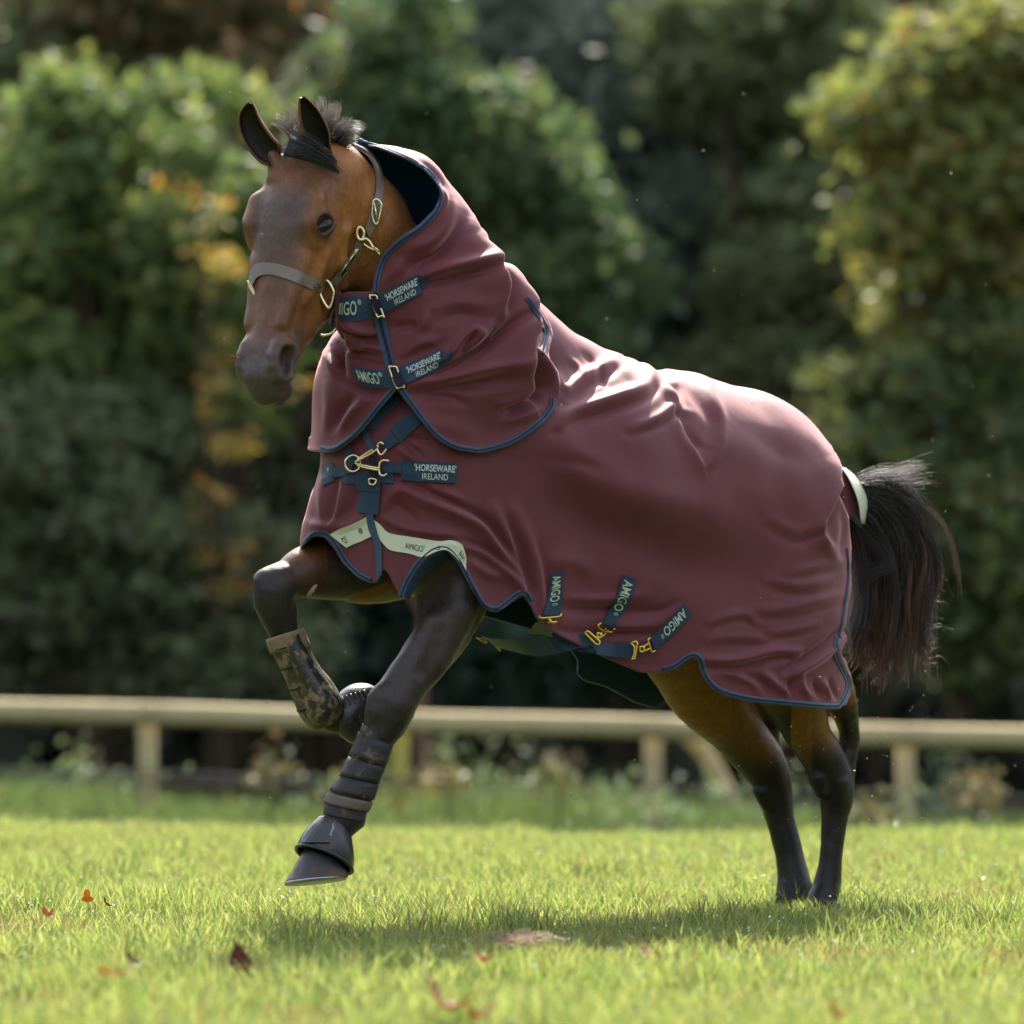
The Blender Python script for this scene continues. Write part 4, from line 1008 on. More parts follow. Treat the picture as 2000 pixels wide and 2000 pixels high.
def buckle(pts, Y, r=.0028, mat=M_brassd):
    m = MB(); c = resample(pts, 28, closed=True)[:-1]; m.tube([P(a, b, Y) for a, b in c], r, 6, loop=True); m.build('buckle', mat, rug)
buckle([(1142, 1236), (1148, 1232), (1172, 1253), (1170, 1259), (1164, 1258)], yr - .040)
buckle([(1232, 1256), (1242, 1252), (1245, 1256), (1240, 1286), (1233, 1288), (1238, 1280), (1239, 1262)], yq - .040)
buckle([(932, 1246), (946, 1247), (951, 1256), (940, 1251)], .02); buckle([(962, 1252), (966, 1252), (978, 1271), (974, 1270)], .0, .0022)

# tail flap
M_edge = M_bind
def grid_patch(A, B, Y0, Y1, bulge, nu=12, nv=8):
    A, B = resample(spline(A, 6), nu), resample(spline(B, 6), nu); G = []
    for i in range(nu):
        row = []
        for j in range(nv):
            t = j / (nv - 1); q = A[i] * (1 - t) + B[i] * t; row.append(P(q[0], q[1], Y0 + (Y1 - Y0) * t - bulge * math.sin(math.pi * t)))
        G.append(row)
    return np.array(G)
def patch(name, G, mat, parent, thick=.004):
    m = MB(); m.rings([np.vstack([g, g[::-1] + np.array([0, thick, .0])]) for g in G]); return m.build(name, mat, parent)
tf = patch('tail_flap', grid_patch([(1628, 902), (1632, 940), (1640, 980), (1648, 1006)], [(1652, 916), (1672, 935), (1680, 980), (1684, 1026)], .36, .44, .03), M_burg, rug)
patch('reflective_strip', grid_patch([(1642, 911), (1660, 940), (1676, 980), (1682, 1022)], [(1652, 914), (1674, 934), (1694, 976), (1689, 1024)], .360, .430, .003), M_refl, tf)
patch('binding', grid_patch([(1646, 1001), (1660, 1003), (1672, 1010), (1686, 1024)], [(1648, 1008), (1658, 1011), (1668, 1018), (1682, 1032)], .362, .372, .003), M_bind, tf)
m = MB(); m.tube(spline([P(1660, 975, .46), P(1690, 985, .48), P(1712, 1010, .49)], 4), np.linspace(.035, .018, 9), 10); m.build('dock', M_coat, horse); dock = bpy.data.objects['dock']; set_col(dock, 'coat', np.tile([.012, .009, .009], (len(dock.data.vertices), 1)))

# ------------------------------------------------------------------ eyes, hair, hooves
def ball(name, c, r, mat, parent, squash=(1, 1, 1), rot=None):
    bm = bmesh.new(); bmesh.ops.create_uvsphere(bm, u_segments=24, v_segments=14, radius=1.0); V = np.array([v.co[:] for v in bm.verts]) * np.array(squash) * r
    F4 = np.array([[v.index for v in f.verts] for f in bm.faces if len(f.verts) == 4]); F3 = np.array([[v.index for v in f.verts] for f in bm.faces if len(f.verts) == 3]); bm.free()
    if rot is not None: V = V @ rot.T
    return mesh_np(name, V + np.asarray(c), [F4, F3], mat, parent)
M_eye = simple('eye', (.012, .006, .004), rough=.08, spec=.38, coat=.0, var=.3, scale=80)
for s in (1, -1): Ec, nE, e1, e2 = eye_frame(s); ball('eye', Ec - nE * .0150, .0235, M_eye, horse, (1.42, 1.02, 1.0), np.stack([e1, e2, nE], 1))
def hair_mat(name, rough=.42, spec=.45):
    m, t, b = mat_new(name); at = N(t, 'ShaderNodeAttribute', attribute_name='tint'); t.links.new(at.outputs['Color'], b.inputs['Base Color'])
    b.inputs['Roughness'].default_value = rough; b.inputs['Specular IOR Level'].default_value = spec; b.inputs['Sheen Weight'].default_value = .15
    return m
M_hair = hair_mat('horse_hair')
def hair(name, strands, parent, k=3):
    """strands: (points, root radius, root colour, tip colour)"""
    m = MB(); T = []
    for pts, r, c0, c1 in strands:
        n = len(pts); m.tube(pts, r * np.linspace(1, .35, n), k, cap=False)
        t = np.linspace(0, 1, n)[:, None]; t = t**2.2; T.append(np.repeat(np.array(c0) * (1 - t) + np.array(c1) * t, k, 0))
    o = m.build(name, M_hair, parent); set_col(o, 'tint', np.vstack(T)); return o
rh = np.random.default_rng(5)
BLK = np.array([.011, .009, .009]); RED = np.array([.13, .050, .018]); GRY = np.array([.17, .13, .095])  # grey also paints backlight on the ends of mane and tail hairs
def lock(path, Y, n, spread, r0=.0011, c0=BLK, c1=BLK, wave=3.0, dY=.03, flare=1.0, pts=12, lmin=.72):
    """n strands along a path in photo pixels; spread (root px, tip px)"""
    out = []; p = resample(spline(path, 8), pts); d = np.gradient(p, axis=0); d /= np.linalg.norm(d, axis=1)[:, None]; nn = np.stack([-d[:, 1], d[:, 0]], 1)
    Yv = np.interp(np.linspace(0, 1, pts), np.linspace(0, 1, len(Y)), Y)
    for _ in range(n):
        t = np.linspace(0, 1, pts); o = rh.normal(); w = spread[0] + (spread[1] - spread[0]) * t**.8
        ph = rh.uniform(0, 6.28); fr = rh.uniform(.6, 1.5); ln = rh.uniform(lmin, 1.0)
        q = p + nn * (o * w + wave * t * np.sin(ph + fr * 6.28 * t) )[:, None]
        q = resample(q, pts); q = np.array([[np.interp(a * ln * (pts - 1), np.arange(pts), q[:, c]) for c in (0, 1)] for a in t])
        yo = rh.normal() * dY
        v = rh.uniform(.7, 1.3); out.append(([P(a, b, c + yo * (.3 + .7 * tt)) for (a, b), c, tt in zip(q, Yv, t)], r0 * rh.uniform(.7, 1.2), c0 * v, c1 * v))
    return out
T_ = []
T_ += lock([(1652, 962), (1710, 950), (1770, 985), (1800, 1060), (1808, 1160), (1800, 1270), (1792, 1318)], [.44, .50, .52, .50], 110, (8, 12), c1=RED * .9, wave=9)
T_ += lock([(1652, 970), (1705, 975), (1755, 1030), (1780, 1110), (1778, 1210), (1765, 1300), (1752, 1335)], [.44, .49, .51, .49], 150, (9, 13), c1=RED * .9, wave=10)
T_ += lock([(1652, 980), (1695, 1010), (1735, 1080), (1745, 1160), (1730, 1240), (1715, 1310), (1708, 1340)], [.44, .48, .49, .48], 130, (9, 12), c1=RED * .9, wave=10)
T_ += lock([(1654, 990), (1690, 1040), (1730, 1085), (1735, 1110), (1700, 1120), (1668, 1140)], [.44, .47, .46, .46], 220, (7, 10), wave=3)
T_ += lock([(1650, 985), (1672, 1050), (1690, 1140), (1682, 1210), (1668, 1260)], [.44, .47, .48, .47], 300, (7, 15), c1=BLK * 2, wave=4)
T_ += lock([(1654, 958), (1700, 938), (1760, 935), (1805, 944)], [.44, .49, .52], 150, (6, 13), c1=GRY * .9, wave=5, r0=.0007)  # silver light on the top hairs put into the tip colour
T_ += lock([(1690, 950), (1760, 960), (1812, 1000), (1822, 1060)], [.46, .51, .53], 120, (8, 12), c1=GRY * .6, wave=6, r0=.0007)
T_ += lock([(1760, 965), (1820, 1000), (1852, 1045), (1868, 1100), (1877, 1175)], [.51, .54, .55], 26, (4, 3), c0=RED * .5, c1=RED, wave=2, r0=.0008)
T_ += lock([(1800, 1130), (1812, 1210), (1806, 1290), (1812, 1332)], [.5, .5, .5], 60, (9, 8), c0=BLK * 2, c1=RED * 1.1, wave=8, r0=.0008)
T_ += lock([(1680, 1200), (1665, 1260), (1660, 1300)], [.48, .48], 50, (12, 10), c0=BLK * 2, c1=GRY * .5, wave=8, r0=.0007)
for k_ in range(64):    # separate tangled locks, each bent its own way, with brown ends
    a = rh.uniform(0, 1); x0 = 1672 + 134 * a; b = x0 + rh.normal(0, 12); y1 = 1296 + 60 * math.sin(.4 + 2.1 * a) + rh.uniform(-110, 22); w1, w2 = rh.normal(0, 13), rh.normal(0, 13)
    T_ += lock([(1654 + 22 * a, 970), (1692 + 62 * a, 985 + 34 * (1 - a)), (x0 + 14 + w1 * .5, 1065 + 20 * (1 - a)), (x0 + 12 + w1, 1140), (b + w2, 1215), (b - w2 * .5, (1215 + y1) / 2 + 14), (b + rh.normal(0, 18), y1)], [.44, .48 + rh.uniform(-.01, .02), .50 + rh.normal(0, .025), .50 + rh.normal(0, .03), .49], 26, (4.5, 2.2), c1=RED * rh.uniform(.2, 1.5), wave=4, r0=.0012, dY=.010)
for _ in range(40):    # wind-lifted hairs on top, sunlight painted as grey tips
    an = rh.uniform(-.35, .5); L = rh.uniform(70, 150); q0 = (1675 + rh.uniform(0, 30), 940 + rh.uniform(-4, 20))
    T_ += lock([q0, (q0[0] + .5 * L, q0[1] + .5 * L * math.sin(an) - 10), (q0[0] + L * math.cos(an), q0[1] + L * math.sin(an))], [.46, .52], 6, (3, 8), c0=BLK * 2, c1=GRY * .8, wave=6, r0=.0007)
for _ in range(90):    # stray curled hairs along the outside
    a = rh.uniform(0, 1); q0 = np.array([1700 + 115 * min(1, a * 1.6), 940 + 400 * max(0, a - .1)]); an = rh.uniform(-1.2, .5); L = rh.uniform(20, 60)
    T_ += lock([tuple(q0 - [25, 5]), tuple(q0), tuple(q0 + L * .5 * np.array([math.cos(an), math.sin(an)])), tuple(q0 + L * np.array([math.cos(an + .8), math.sin(an + .8)]))], [.5, .52], 1, (1, 1), c0=BLK * 2, c1=GRY, r0=.0006, wave=3)
hair('tail', T_, horse)
core = MB(); core.tube(spline([P(1655, 975, .46), P(1715, 1000, .49), P(1752, 1075, .50), P(1758, 1160, .50), P(1740, 1240, .49)], 6), np.interp(np.arange(25), [0, 6, 12, 18, 24], [.022, .042, .052, .045, .012]), 12, flat=.5); co = core.build('tail_core', M_hair, bpy.data.objects['tail']); set_col(co, 'tint', np.tile(BLK * .7, (len(co.data.vertices), 1)))
# forelock blown across between the ears, and the bridle path tuft standing up
T_ = lock([(560, 286), (588, 296), (618, 308), (650, 328), (664, 340)], [-.60, -.625, -.615, -.60], 420, (8, 3.5), r0=.0010, wave=1.0, dY=.006, lmin=.5, c0=BLK * .8, c1=BLK * .8)
T_ += lock([(568, 270), (594, 278), (622, 292), (648, 312), (660, 322)], [-.57, -.605, -.60, -.585], 340, (8, 3.5), r0=.0010, wave=1.0, dY=.006, lmin=.5, c0=BLK * .8, c1=BLK * .8)
T_ += lock([(575, 280), (560, 292), (556, 318)], [-.585, -.61], 40, (7, 4), r0=.0008, wave=2, dY=.006)
hair('forelock', T_, horse)
T_ = []
for q, n in (([(590, 288), (572, 258), (552, 236), (534, 226)], 90), ([(600, 284), (588, 246), (574, 218), (562, 204)], 60), ([(612, 282), (622, 240), (626, 208), (622, 184)], 110), ([(622, 280), (640, 240), (650, 214), (646, 198)], 110),
             ([(640, 284), (662, 250), (674, 236), (676, 226)], 110), ([(650, 286), (680, 262), (698, 256), (706, 262)], 120), ([(655, 290), (676, 274), (690, 272), (700, 276)], 80), ([(600, 286), (620, 250), (640, 232), (662, 222)], 90)):
    T_ += lock(q, [-.47, -.50, -.50], n, (8, 8), r0=.0008, c0=BLK * 2.4, c1=GRY * 1.25, wave=4, dY=.018)  # tips greyed: sunlight through the tuft painted into the tint
T_ += lock([(640, 278), (680, 286), (715, 306)], [-.46, -.44], 120, (7, 6), c0=BLK * 1.5, c1=BLK * 1.5, wave=2)
hair('mane', T_, horse)
T_ = []
for a, b in (((470, 700), (446, 675)), ((468, 694), (440, 679)), ((585, 735), (606, 744)), ((592, 715), (618, 706)), ((575, 752), (592, 768)), ((500, 748), (480, 762)), ((478, 430), (464, 404)), ((476, 440), (460, 430))):
    T_ += lock([a, ((a[0] + b[0]) / 2, (a[1] + b[1]) / 2 + 2), b], [-.70 if a[1] > 600 else -.60] * 2, 1, (3, 5), r0=.0004, c0=GRY * .6, c1=GRY * .7, wave=2, dY=.01, pts=6)
hair('whiskers', T_, horse)['kind'] = 'stuff'

M_hoof = simple('hoof_horn', (.040, .038, .042), rough=.42, spec=.5, var=.35, scale=18, bump=.3, bscale=60)
def mud(name, base, mudc, amount, rough, scale=14.0, spec=.4):
    m, t, b = mat_new(name); tc = N(t, 'ShaderNodeTexCoord'); n1_ = N(t, 'ShaderNodeTexNoise', i_Scale=scale, i_Detail=8.0, i_Roughness=.65); n2_ = N(t, 'ShaderNodeTexNoise', i_Scale=160.0, i_Detail=3.0)
    for q in (n1_, n2_): t.links.new(tc.outputs['Object'], q.inputs['Vector'])
    mr = N(t, 'ShaderNodeMapRange'); mr.inputs[1].default_value = .62 - amount; mr.inputs[2].default_value = .72 - amount; t.links.new(n1_.outputs[0], mr.inputs[0])
    mx = N(t, 'ShaderNodeMix', data_type='RGBA'); mx.inputs[6].default_value = (*base, 1); mx.inputs[7].default_value = (*mudc, 1); t.links.new(mr.outputs[0], mx.inputs[0]); t.links.new(mx.outputs[2], b.inputs['Base Color'])
    m2 = N(t, 'ShaderNodeMix'); m2.inputs[2].default_value = rough; m2.inputs[3].default_value = .9; t.links.new(mr.outputs[0], m2.inputs[0]); t.links.new(m2.outputs[0], b.inputs['Roughness'])
    bp = N(t, 'ShaderNodeBump', i_Strength=.5, i_Distance=.002); t.links.new(n2_.outputs[0], bp.inputs['Height']); t.links.new(bp.outputs[0], b.inputs['Normal']); b.inputs['Specular IOR Level'].default_value = spec
    return m
M_boot = mud('boot_neoprene', (.020, .019, .020), (.15, .10, .062), .06, .55, 34)
M_bootm = mud('muddy_shell', (.026, .027, .024), (.23, .165, .095), .12, .30, 42, .55)
M_bootp = mud('muddy_panel', (.060, .048, .030), (.22, .165, .09), .16, .5, 34)
M_rub = mud('bell_rubber', (.020, .020, .023), (.13, .085, .05), .0, .30, 16, .6)
M_hoofm = mud('muddy_hoof', (.045, .043, .048), (.16, .072, .030), .11, .38, 15)
M_shoe = simple('steel_shoe', (.45, .46, .48), rough=.4, metal=.9, var=.15)
def rings_px(st, k=22, ratio=.9, sub=4, tilt=0.0):
    """st: (xl, yl, xr, yr, Y): opposite sides of each ring in the photograph, and the ring's depth"""
    q = spline(np.array(st, float), sub) if sub > 1 else np.array(st, float)
    a = np.linspace(0, 2 * np.pi, k, endpoint=False); Rg = []
    for xl, yl, xr, yr, Y in q:
        A, B = P(xl, yl, Y), P(xr, yr, Y); c, e = (A + B) / 2, (B - A) / 2; g = np.array([.1, 1.0, -tilt]) * np.linalg.norm(e) * ratio
        Rg.append(c + np.cos(a)[:, None] * e + np.sin(a)[:, None] * g)
    return np.array(Rg)
def loft(name, st, mat, parent, ratio=.9, sub=4, cap=True, k=22, tilt=0.0):
    m = MB(); m.rings(rings_px(st, k, ratio, sub, tilt), cap=cap); return m.build(name, mat, parent)
# hooves
hf = loft('hoof', [(594, 1655, 670, 1684, -.545), (583, 1678, 677, 1700, -.548), (568, 1704, 680, 1710, -.552), (556, 1724, 679, 1714, -.555)], M_hoofm, horse, .85, 4, tilt=.12)
loft('horseshoe', [(555, 1724, 678, 1713, -.555), (556, 1730, 676, 1717, -.555)], M_shoe, hf, .87, 2, tilt=.12)
loft('hoof', [(706, 1348, 716, 1440, -.28), (735, 1352, 738, 1430, -.275), (760, 1362, 752, 1420, -.27)], M_hoof, horse, .8)
loft('hoof', [(1580, 1757, 1640, 1762, .262), (1574, 1776, 1644, 1780, .255), (1568, 1796, 1646, 1798, .25)], M_hoof, horse, .9)
loft('hoof', [(1516, 1752, 1588, 1752, .405), (1510, 1770, 1592, 1770, .40), (1506, 1790, 1596, 1790, .395)], M_hoof, horse, .9)
m = MB(); m.tube(on([(594, 1168), (604, 1158), (614, 1146), (620, 1142)], [BVH_H], .002, 2, n=9), np.array([.2, .6, .9, 1, 1, 1, .8, .6, .2]) * .0085, 10, flat=.5); m.build('chestnut', simple('horn_patch', (.30, .24, .15), rough=.8, var=.3, scale=60), horse)

# ------------------------------------------------------------------ boots
def boot(name, label, st, mat, bands, group, ratio=.95):
    root = empty(name, tuple(P((st[0][0] + st[0][2]) / 2, (st[0][1] + st[0][3]) / 2, st[0][4]))); tag(root, label, 'horse boot', group)
    o = loft('shell', st, mat, root, ratio, 5, cap=False); so = o.modifiers.new('t', 'SOLIDIFY'); so.thickness = .004; so.offset = 1
    q = np.array(spline(np.array(st, float), 20))
    for t0, t1, gr, mt in bands:
        n = len(q) - 1; sel = [q[int(round((t0 + (t1 - t0) * t) * n))] for t in np.linspace(0, 1, 5)]; w = []
        for kx, (xl, yl, xr, yr, Y) in enumerate(sel):
            c = np.array([(xl + xr) / 2, (yl + yr) / 2]); e = np.array([xr - xl, yr - yl]) / 2; e = e * (1 + gr / np.linalg.norm(e) * (0.6 if kx in (0, 4) else 1)); w.append((c[0] - e[0], c[1] - e[1], c[0] + e[0], c[1] + e[1], Y))
        bo = loft('boot_strap', w, mt, root, ratio * 1.02, 1, cap=False); so = bo.modifiers.new('t', 'SOLIDIFY'); so.thickness = .003; so.offset = -1
    return root
BG = 'protective boots on the forelegs'
nb = boot('brushing_boot', 'dark mud-splashed brushing boot on the cannon of the outstretched near foreleg',
     [(708, 1412, 770, 1440, -.468), (694, 1450, 760, 1472, -.475), (680, 1484, 748, 1504, -.483), (666, 1514, 738, 1530, -.49), (648, 1540, 729, 1558, -.498), (635, 1566, 718, 1584, -.505), (631, 1588, 713, 1606, -.51)], M_boot,
     [(.08, .29, .5, M_boot), (.30, .50, .8, M_boot), (.51, .69, 1.3, M_boot), (.72, .84, 1.6, simple('grey_tan_neoprene', (.12, .092, .068), rough=.8, var=.3, scale=60))], BG)
fb = boot('brushing_boot', 'muddy tan and green brushing boot on the cannon of the lifted far foreleg',
     [(523, 1249, 589, 1228, -.378), (534, 1280, 606, 1268, -.37), (546, 1304, 624, 1300, -.36), (560, 1335, 645, 1325, -.35), (573, 1368, 662, 1352, -.342), (584, 1396, 672, 1378, -.335), (600, 1416, 668, 1402, -.33), (618, 1426, 655, 1414, -.328)], M_bootp,
     [(.0, .13, 2.4, simple('tan_mesh', (.21, .15, .08), rough=.85, var=.35, scale=90))], BG)
# moulded shell down the outside of that boot, and its strap lines
FBb = bvh(rings_px([(523, 1249, 589, 1228, -.378), (534, 1280, 606, 1268, -.37), (546, 1304, 624, 1300, -.36), (560, 1335, 645, 1325, -.35), (573, 1368, 662, 1352, -.342), (584, 1396, 672, 1378, -.335), (600, 1416, 668, 1402, -.33), (618, 1426, 655, 1414, -.328)], 22, .95, 5).reshape(-1, 3), np.array([(i * 22 + j, i * 22 + (j + 1) % 22, (i + 1) * 22 + (j + 1) % 22, (i + 1) * 22 + j) for i in range(35) for j in range(22)]))
sh = Sheet([(562, 1256), (564, 1282), (574, 1312), (588, 1342), (596, 1372), (598, 1396), (612, 1414)], [(584, 1236), (602, 1270), (622, 1305), (644, 1334), (664, 1362), (671, 1384), (652, 1414)], [FBb], off=.008, thick=.012, nu=24, nv=8, sm=2)
mid = np.sin(np.linspace(0, math.pi, sh.nv))[None, :] * np.linspace(.006, .020, sh.nu)[:, None]; sh.G[:, :, 1] -= mid; o = sh.build('moulded_shell', M_bootm, fb)
for p in o.data.polygons: p.use_smooth = True
for a, b in (((536, 1268), (560, 1264)), ((548, 1308), (574, 1300)), ((566, 1348), (590, 1340)), ((580, 1388), (598, 1384))):
    m = MB(); m.tube(on([a, ((a[0] + b[0]) / 2, (a[1] + b[1]) / 2 + 2), b], [FBb], .006, 1), .0022, 6); m.build('strap_line', M_bindc, fb)
bb = empty('bell_boot', tuple(P(650, 1640, -.53))); tag(bb, 'black rubber bell boot with velcro flap over the hoof of the outstretched foreleg', 'bell boot', BG)
BST = [(622, 1598, 684, 1622, -.525), (602, 1618, 689, 1648, -.535), (586, 1642, 692, 1678, -.54), (579, 1660, 688, 1698, -.545)]
o = loft('rubber_cuff', BST, M_rub, bb, .95, 5, cap=False, tilt=.42); so = o.modifiers.new('t', 'SOLIDIFY'); so.thickness = .004; so.offset = 1
m = MB(); m.tube(rings_px([BST[-1]], 30, .97, 1, .42)[0], .0045, 6, loop=True); m.build('rim', M_rub, bb)
BBv = bvh(rings_px(BST, 22, .95, 5, .42).reshape(-1, 3), np.array([(i * 22 + j, i * 22 + (j + 1) % 22, (i + 1) * 22 + (j + 1) % 22, (i + 1) * 22 + j) for i in range(15) for j in range(22)]))
sh = Sheet([(630, 1598), (612, 1612), (598, 1628), (586, 1645)], [(656, 1602), (657, 1616), (654, 1634), (646, 1645)], [BBv], off=.009, thick=.005, nu=14, nv=8, sm=3); o = sh.build('velcro_flap', simple('flap_rubber', (.026, .027, .032), rough=.32, spec=.6, var=.2, scale=30), bb)
V, F = text_mesh('LeMieux', 0); lo, hi = V.min(0), V.max(0); t = (V - lo) / np.maximum(hi - lo, 1e-6)
mesh_np('lettering', sh.at(.16 + t[:, 0] * .52, .80 + t[:, 1] * .11, .001), F, M_thread, o, False)
b2 = empty('bell_boot', tuple(P(695, 1395, -.29))); tag(b2, 'ribbed black bell boot on the folded far foreleg, partly behind the other leg', 'bell boot', BG)
BS2 = [(654, 1372, 668, 1436, -.30), (668, 1352, 690, 1450, -.292), (690, 1339, 712, 1446, -.285), (716, 1338, 732, 1432, -.28), (734, 1346, 744, 1420, -.278)]
o = loft('rubber_cuff', BS2, M_rub, b2, .9, 5, cap=False); so = o.modifiers.new('t', 'SOLIDIFY'); so.thickness = .004; so.offset = 1
B2v = bvh(rings_px(BS2, 22, .9, 5).reshape(-1, 3), np.array([(i * 22 + j, i * 22 + (j + 1) % 22, (i + 1) * 22 + (j + 1) % 22, (i + 1) * 22 + j) for i in range(20) for j in range(22)]))
for k in range(7):
    a = (668 + k * 8.5, 1362 - k * 2.6 + .35 * max(0, k - 4)**2); b = (a[0] + 7 + k * .8, a[1] + 20 - k * .8); m = MB(); m.tube(on([a, ((a[0] + b[0]) / 2 + 1, (a[1] + b[1]) / 2), b], [B2v], .0045, 1), .0034, 6); m.build('rib', M_rub, b2)
m = MB(); m.tube(on([(688, 1440), (700, 1436), (706, 1420), (702, 1396)], [B2v], .006, 1, fallback=-.32), .004, 6); m.build('rim', M_rub, b2)

# ------------------------------------------------------------------ halter
M_leather = simple('brown_leather', (.175, .135, .115), rough=.40, spec=.55, var=.2, scale=25, bump=.25, bscale=260)
M_leatherd = simple('dark_leather_edge', (.020, .014, .012), rough=.45, spec=.4)
halter = empty('halter', tuple(P(600, 480, -.6))); tag(halter, 'brown leather head collar with brass fittings on the head of the horse', 'halter')
HBV = [BVH_H]
def hstrap(name, A, B, off=.006, nu=18, sm=6, mat=None, thick=.006, **kw):
    s = Sheet(A, B, HBV, off=off, thick=thick, nu=nu, sm=sm, **kw); return s, s.build(name, mat or M_leather, halter)
s, o = hstrap('noseband', [(486, 549), (490, 524), (502, 514), (531, 513), (575, 525), (632, 551)], [(491, 566), (497, 548), (508, 538), (533, 537), (572, 549), (626, 573)], nu=30)
cheek, o = hstrap('cheek_strap', [(644, 552), (668, 522), (690, 488), (698, 464)], [(656, 560), (682, 528), (704, 494), (708, 468)], nu=24, off=.011)
s, o = hstrap('crown_strap', [(713, 446), (722, 420), (731, 392), (735, 360), (733, 335), (722, 310), (706, 296), (690, 286)], [(722, 464), (736, 436), (744, 398), (750, 362), (746, 330), (734, 306), (714, 288), (694, 280)], nu=30, off=.010, sm=14)
hstrap('chin_strap', [(652, 580), (655, 594), (645, 612), (642, 634)], [(664, 592), (663, 606), (656, 620), (651, 640)], nu=12, off=.008)
Gp = np.array([cheek.at(np.full(4, a), np.array([.26, .42, .58, .74]), .0035) for a in np.linspace(.22, .80, 9)])
patch('nameplate', Gp, M_brass, halter, .0025)
def hloop(name, pts, r=.0042, off=.012, Y=None):
    c = spline(pts, 5, True); y = (np.median(depths(c, HBV)) if Y is None else Y) - off; m = MB(); m.tube([P(a, b, y) for a, b in c], r, 8, loop=True); m.build(name, M_brass, halter)
hloop('square_ring', [(630, 550), (640, 549), (650, 566), (651, 578), (644, 600), (636, 596), (625, 574), (628, 562)])
hloop('square_ring', [(484, 549), (487, 560), (494, 572), (498, 578), (496, 570), (489, 555)], .0026, .006)
hloop('round_ring', [(701, 444), (708, 447), (711, 458), (707, 468), (700, 466), (697, 455)])
hloop('buckle', [(730, 392), (738, 390), (745, 400), (742, 420), (736, 438), (729, 430), (727, 412)], .003, .018)
m = MB(); y = np.median(depths(np.array([(736, 412)]), HBV)) - .02; m.tube([P(731, 396, y), P(737, 432, y)], .002, 6); m.build('buckle_tongue', M_brass, halter)
y = (hit(712, 470, HBV) or -.5) - .02
m = MB(); m.tube([P(a, b, y) for a, b in spline([(707, 470), (714, 466), (722, 472), (728, 482), (736, 490), (742, 497)], 5)], .0034, 8); m.tube([P(a, b, y) for a, b in spline([(710, 476), (718, 482), (726, 486), (732, 488)], 5)], .0026, 8); m.tube([P(a, b, y - .004) for a, b in ((730, 482), (743, 492))], .0026, 6); m.build('throat_snap', M_brass, halter)
y = (hit(645, 620, HBV) or -.62) - .004
m = MB(); m.tube([P(a, b, y) for a, b in spline([(656, 628), (657, 640), (650, 650), (636, 655), (626, 654)], 6)], .0030, 8); m.build('chin_ring', M_brass, halter)

# ================================================================== GROUND, GRASS, FENCE, WOOD
rng = np.random.default_rng(7)
def gz(x, y):
    x = np.asarray(x, float); y = np.asarray(y, float)
    t = np.clip((y - 4.5) / 8.5, 0, 1); t = t * t * (3 - 2 * t)
    b = np.clip((y - 26) / 20, 0, 1)
    return -.45 * t + .8 * b * b - .0215 * np.clip(x, -12, 12) * np.clip((y - 1.5) / 5.5, 0, 1) + .012 * np.sin(x * 1.3 + y * .9) * np.clip((y - 2) / 3, 0, 1)
def XP(px, Y): return (px - 1000.0) / FPX * (Y + DCAM)
def ZP(py, Y): return HCAM - (py - 1189.0) / FPX * (Y + DCAM)
def on_grass(px, py, h=.045):
    Y = FPX * (HCAM - h) / (py - 1189.0) - DCAM
    return np.array([XP(px, Y), Y, h])

M_soil = simple('meadow_soil', (.050, .062, .020), rough=.95, spec=.1, var=.4, scale=6)
M_litter = simple('leaf_litter', (.030, .024, .014), rough=.95, spec=.1, var=.5, scale=3)
def ground_sheet():
    xs = np.unique(np.r_[np.linspace(-120, -14, 12), np.linspace(-14, 14, 57), np.linspace(14, 120, 12)]); ys = np.unique(np.r_[np.linspace(-60, -14, 6), np.linspace(-14, 28, 85), np.linspace(28, 140, 20)])
    X, Y = np.meshgrid(xs, ys, indexing='ij'); V = np.stack([X, Y, gz(X, Y)], -1).reshape(-1, 3); n = len(ys)
    I, J = np.meshgrid(np.arange(len(xs) - 1), np.arange(n - 1), indexing='ij'); a = (I * n + J).ravel()
    F = np.stack([a, a + n, a + n + 1, a + 1], 1)
    o = mesh_np('ground', V, F, [M_soil, M_litter]); o['kind'] = 'structure'
    mid = V[F].mean(1)[:, 1]
    o.data.polygons.foreach_set('material_index', (mid > 13.5).astype(np.int32))
ground_sheet()

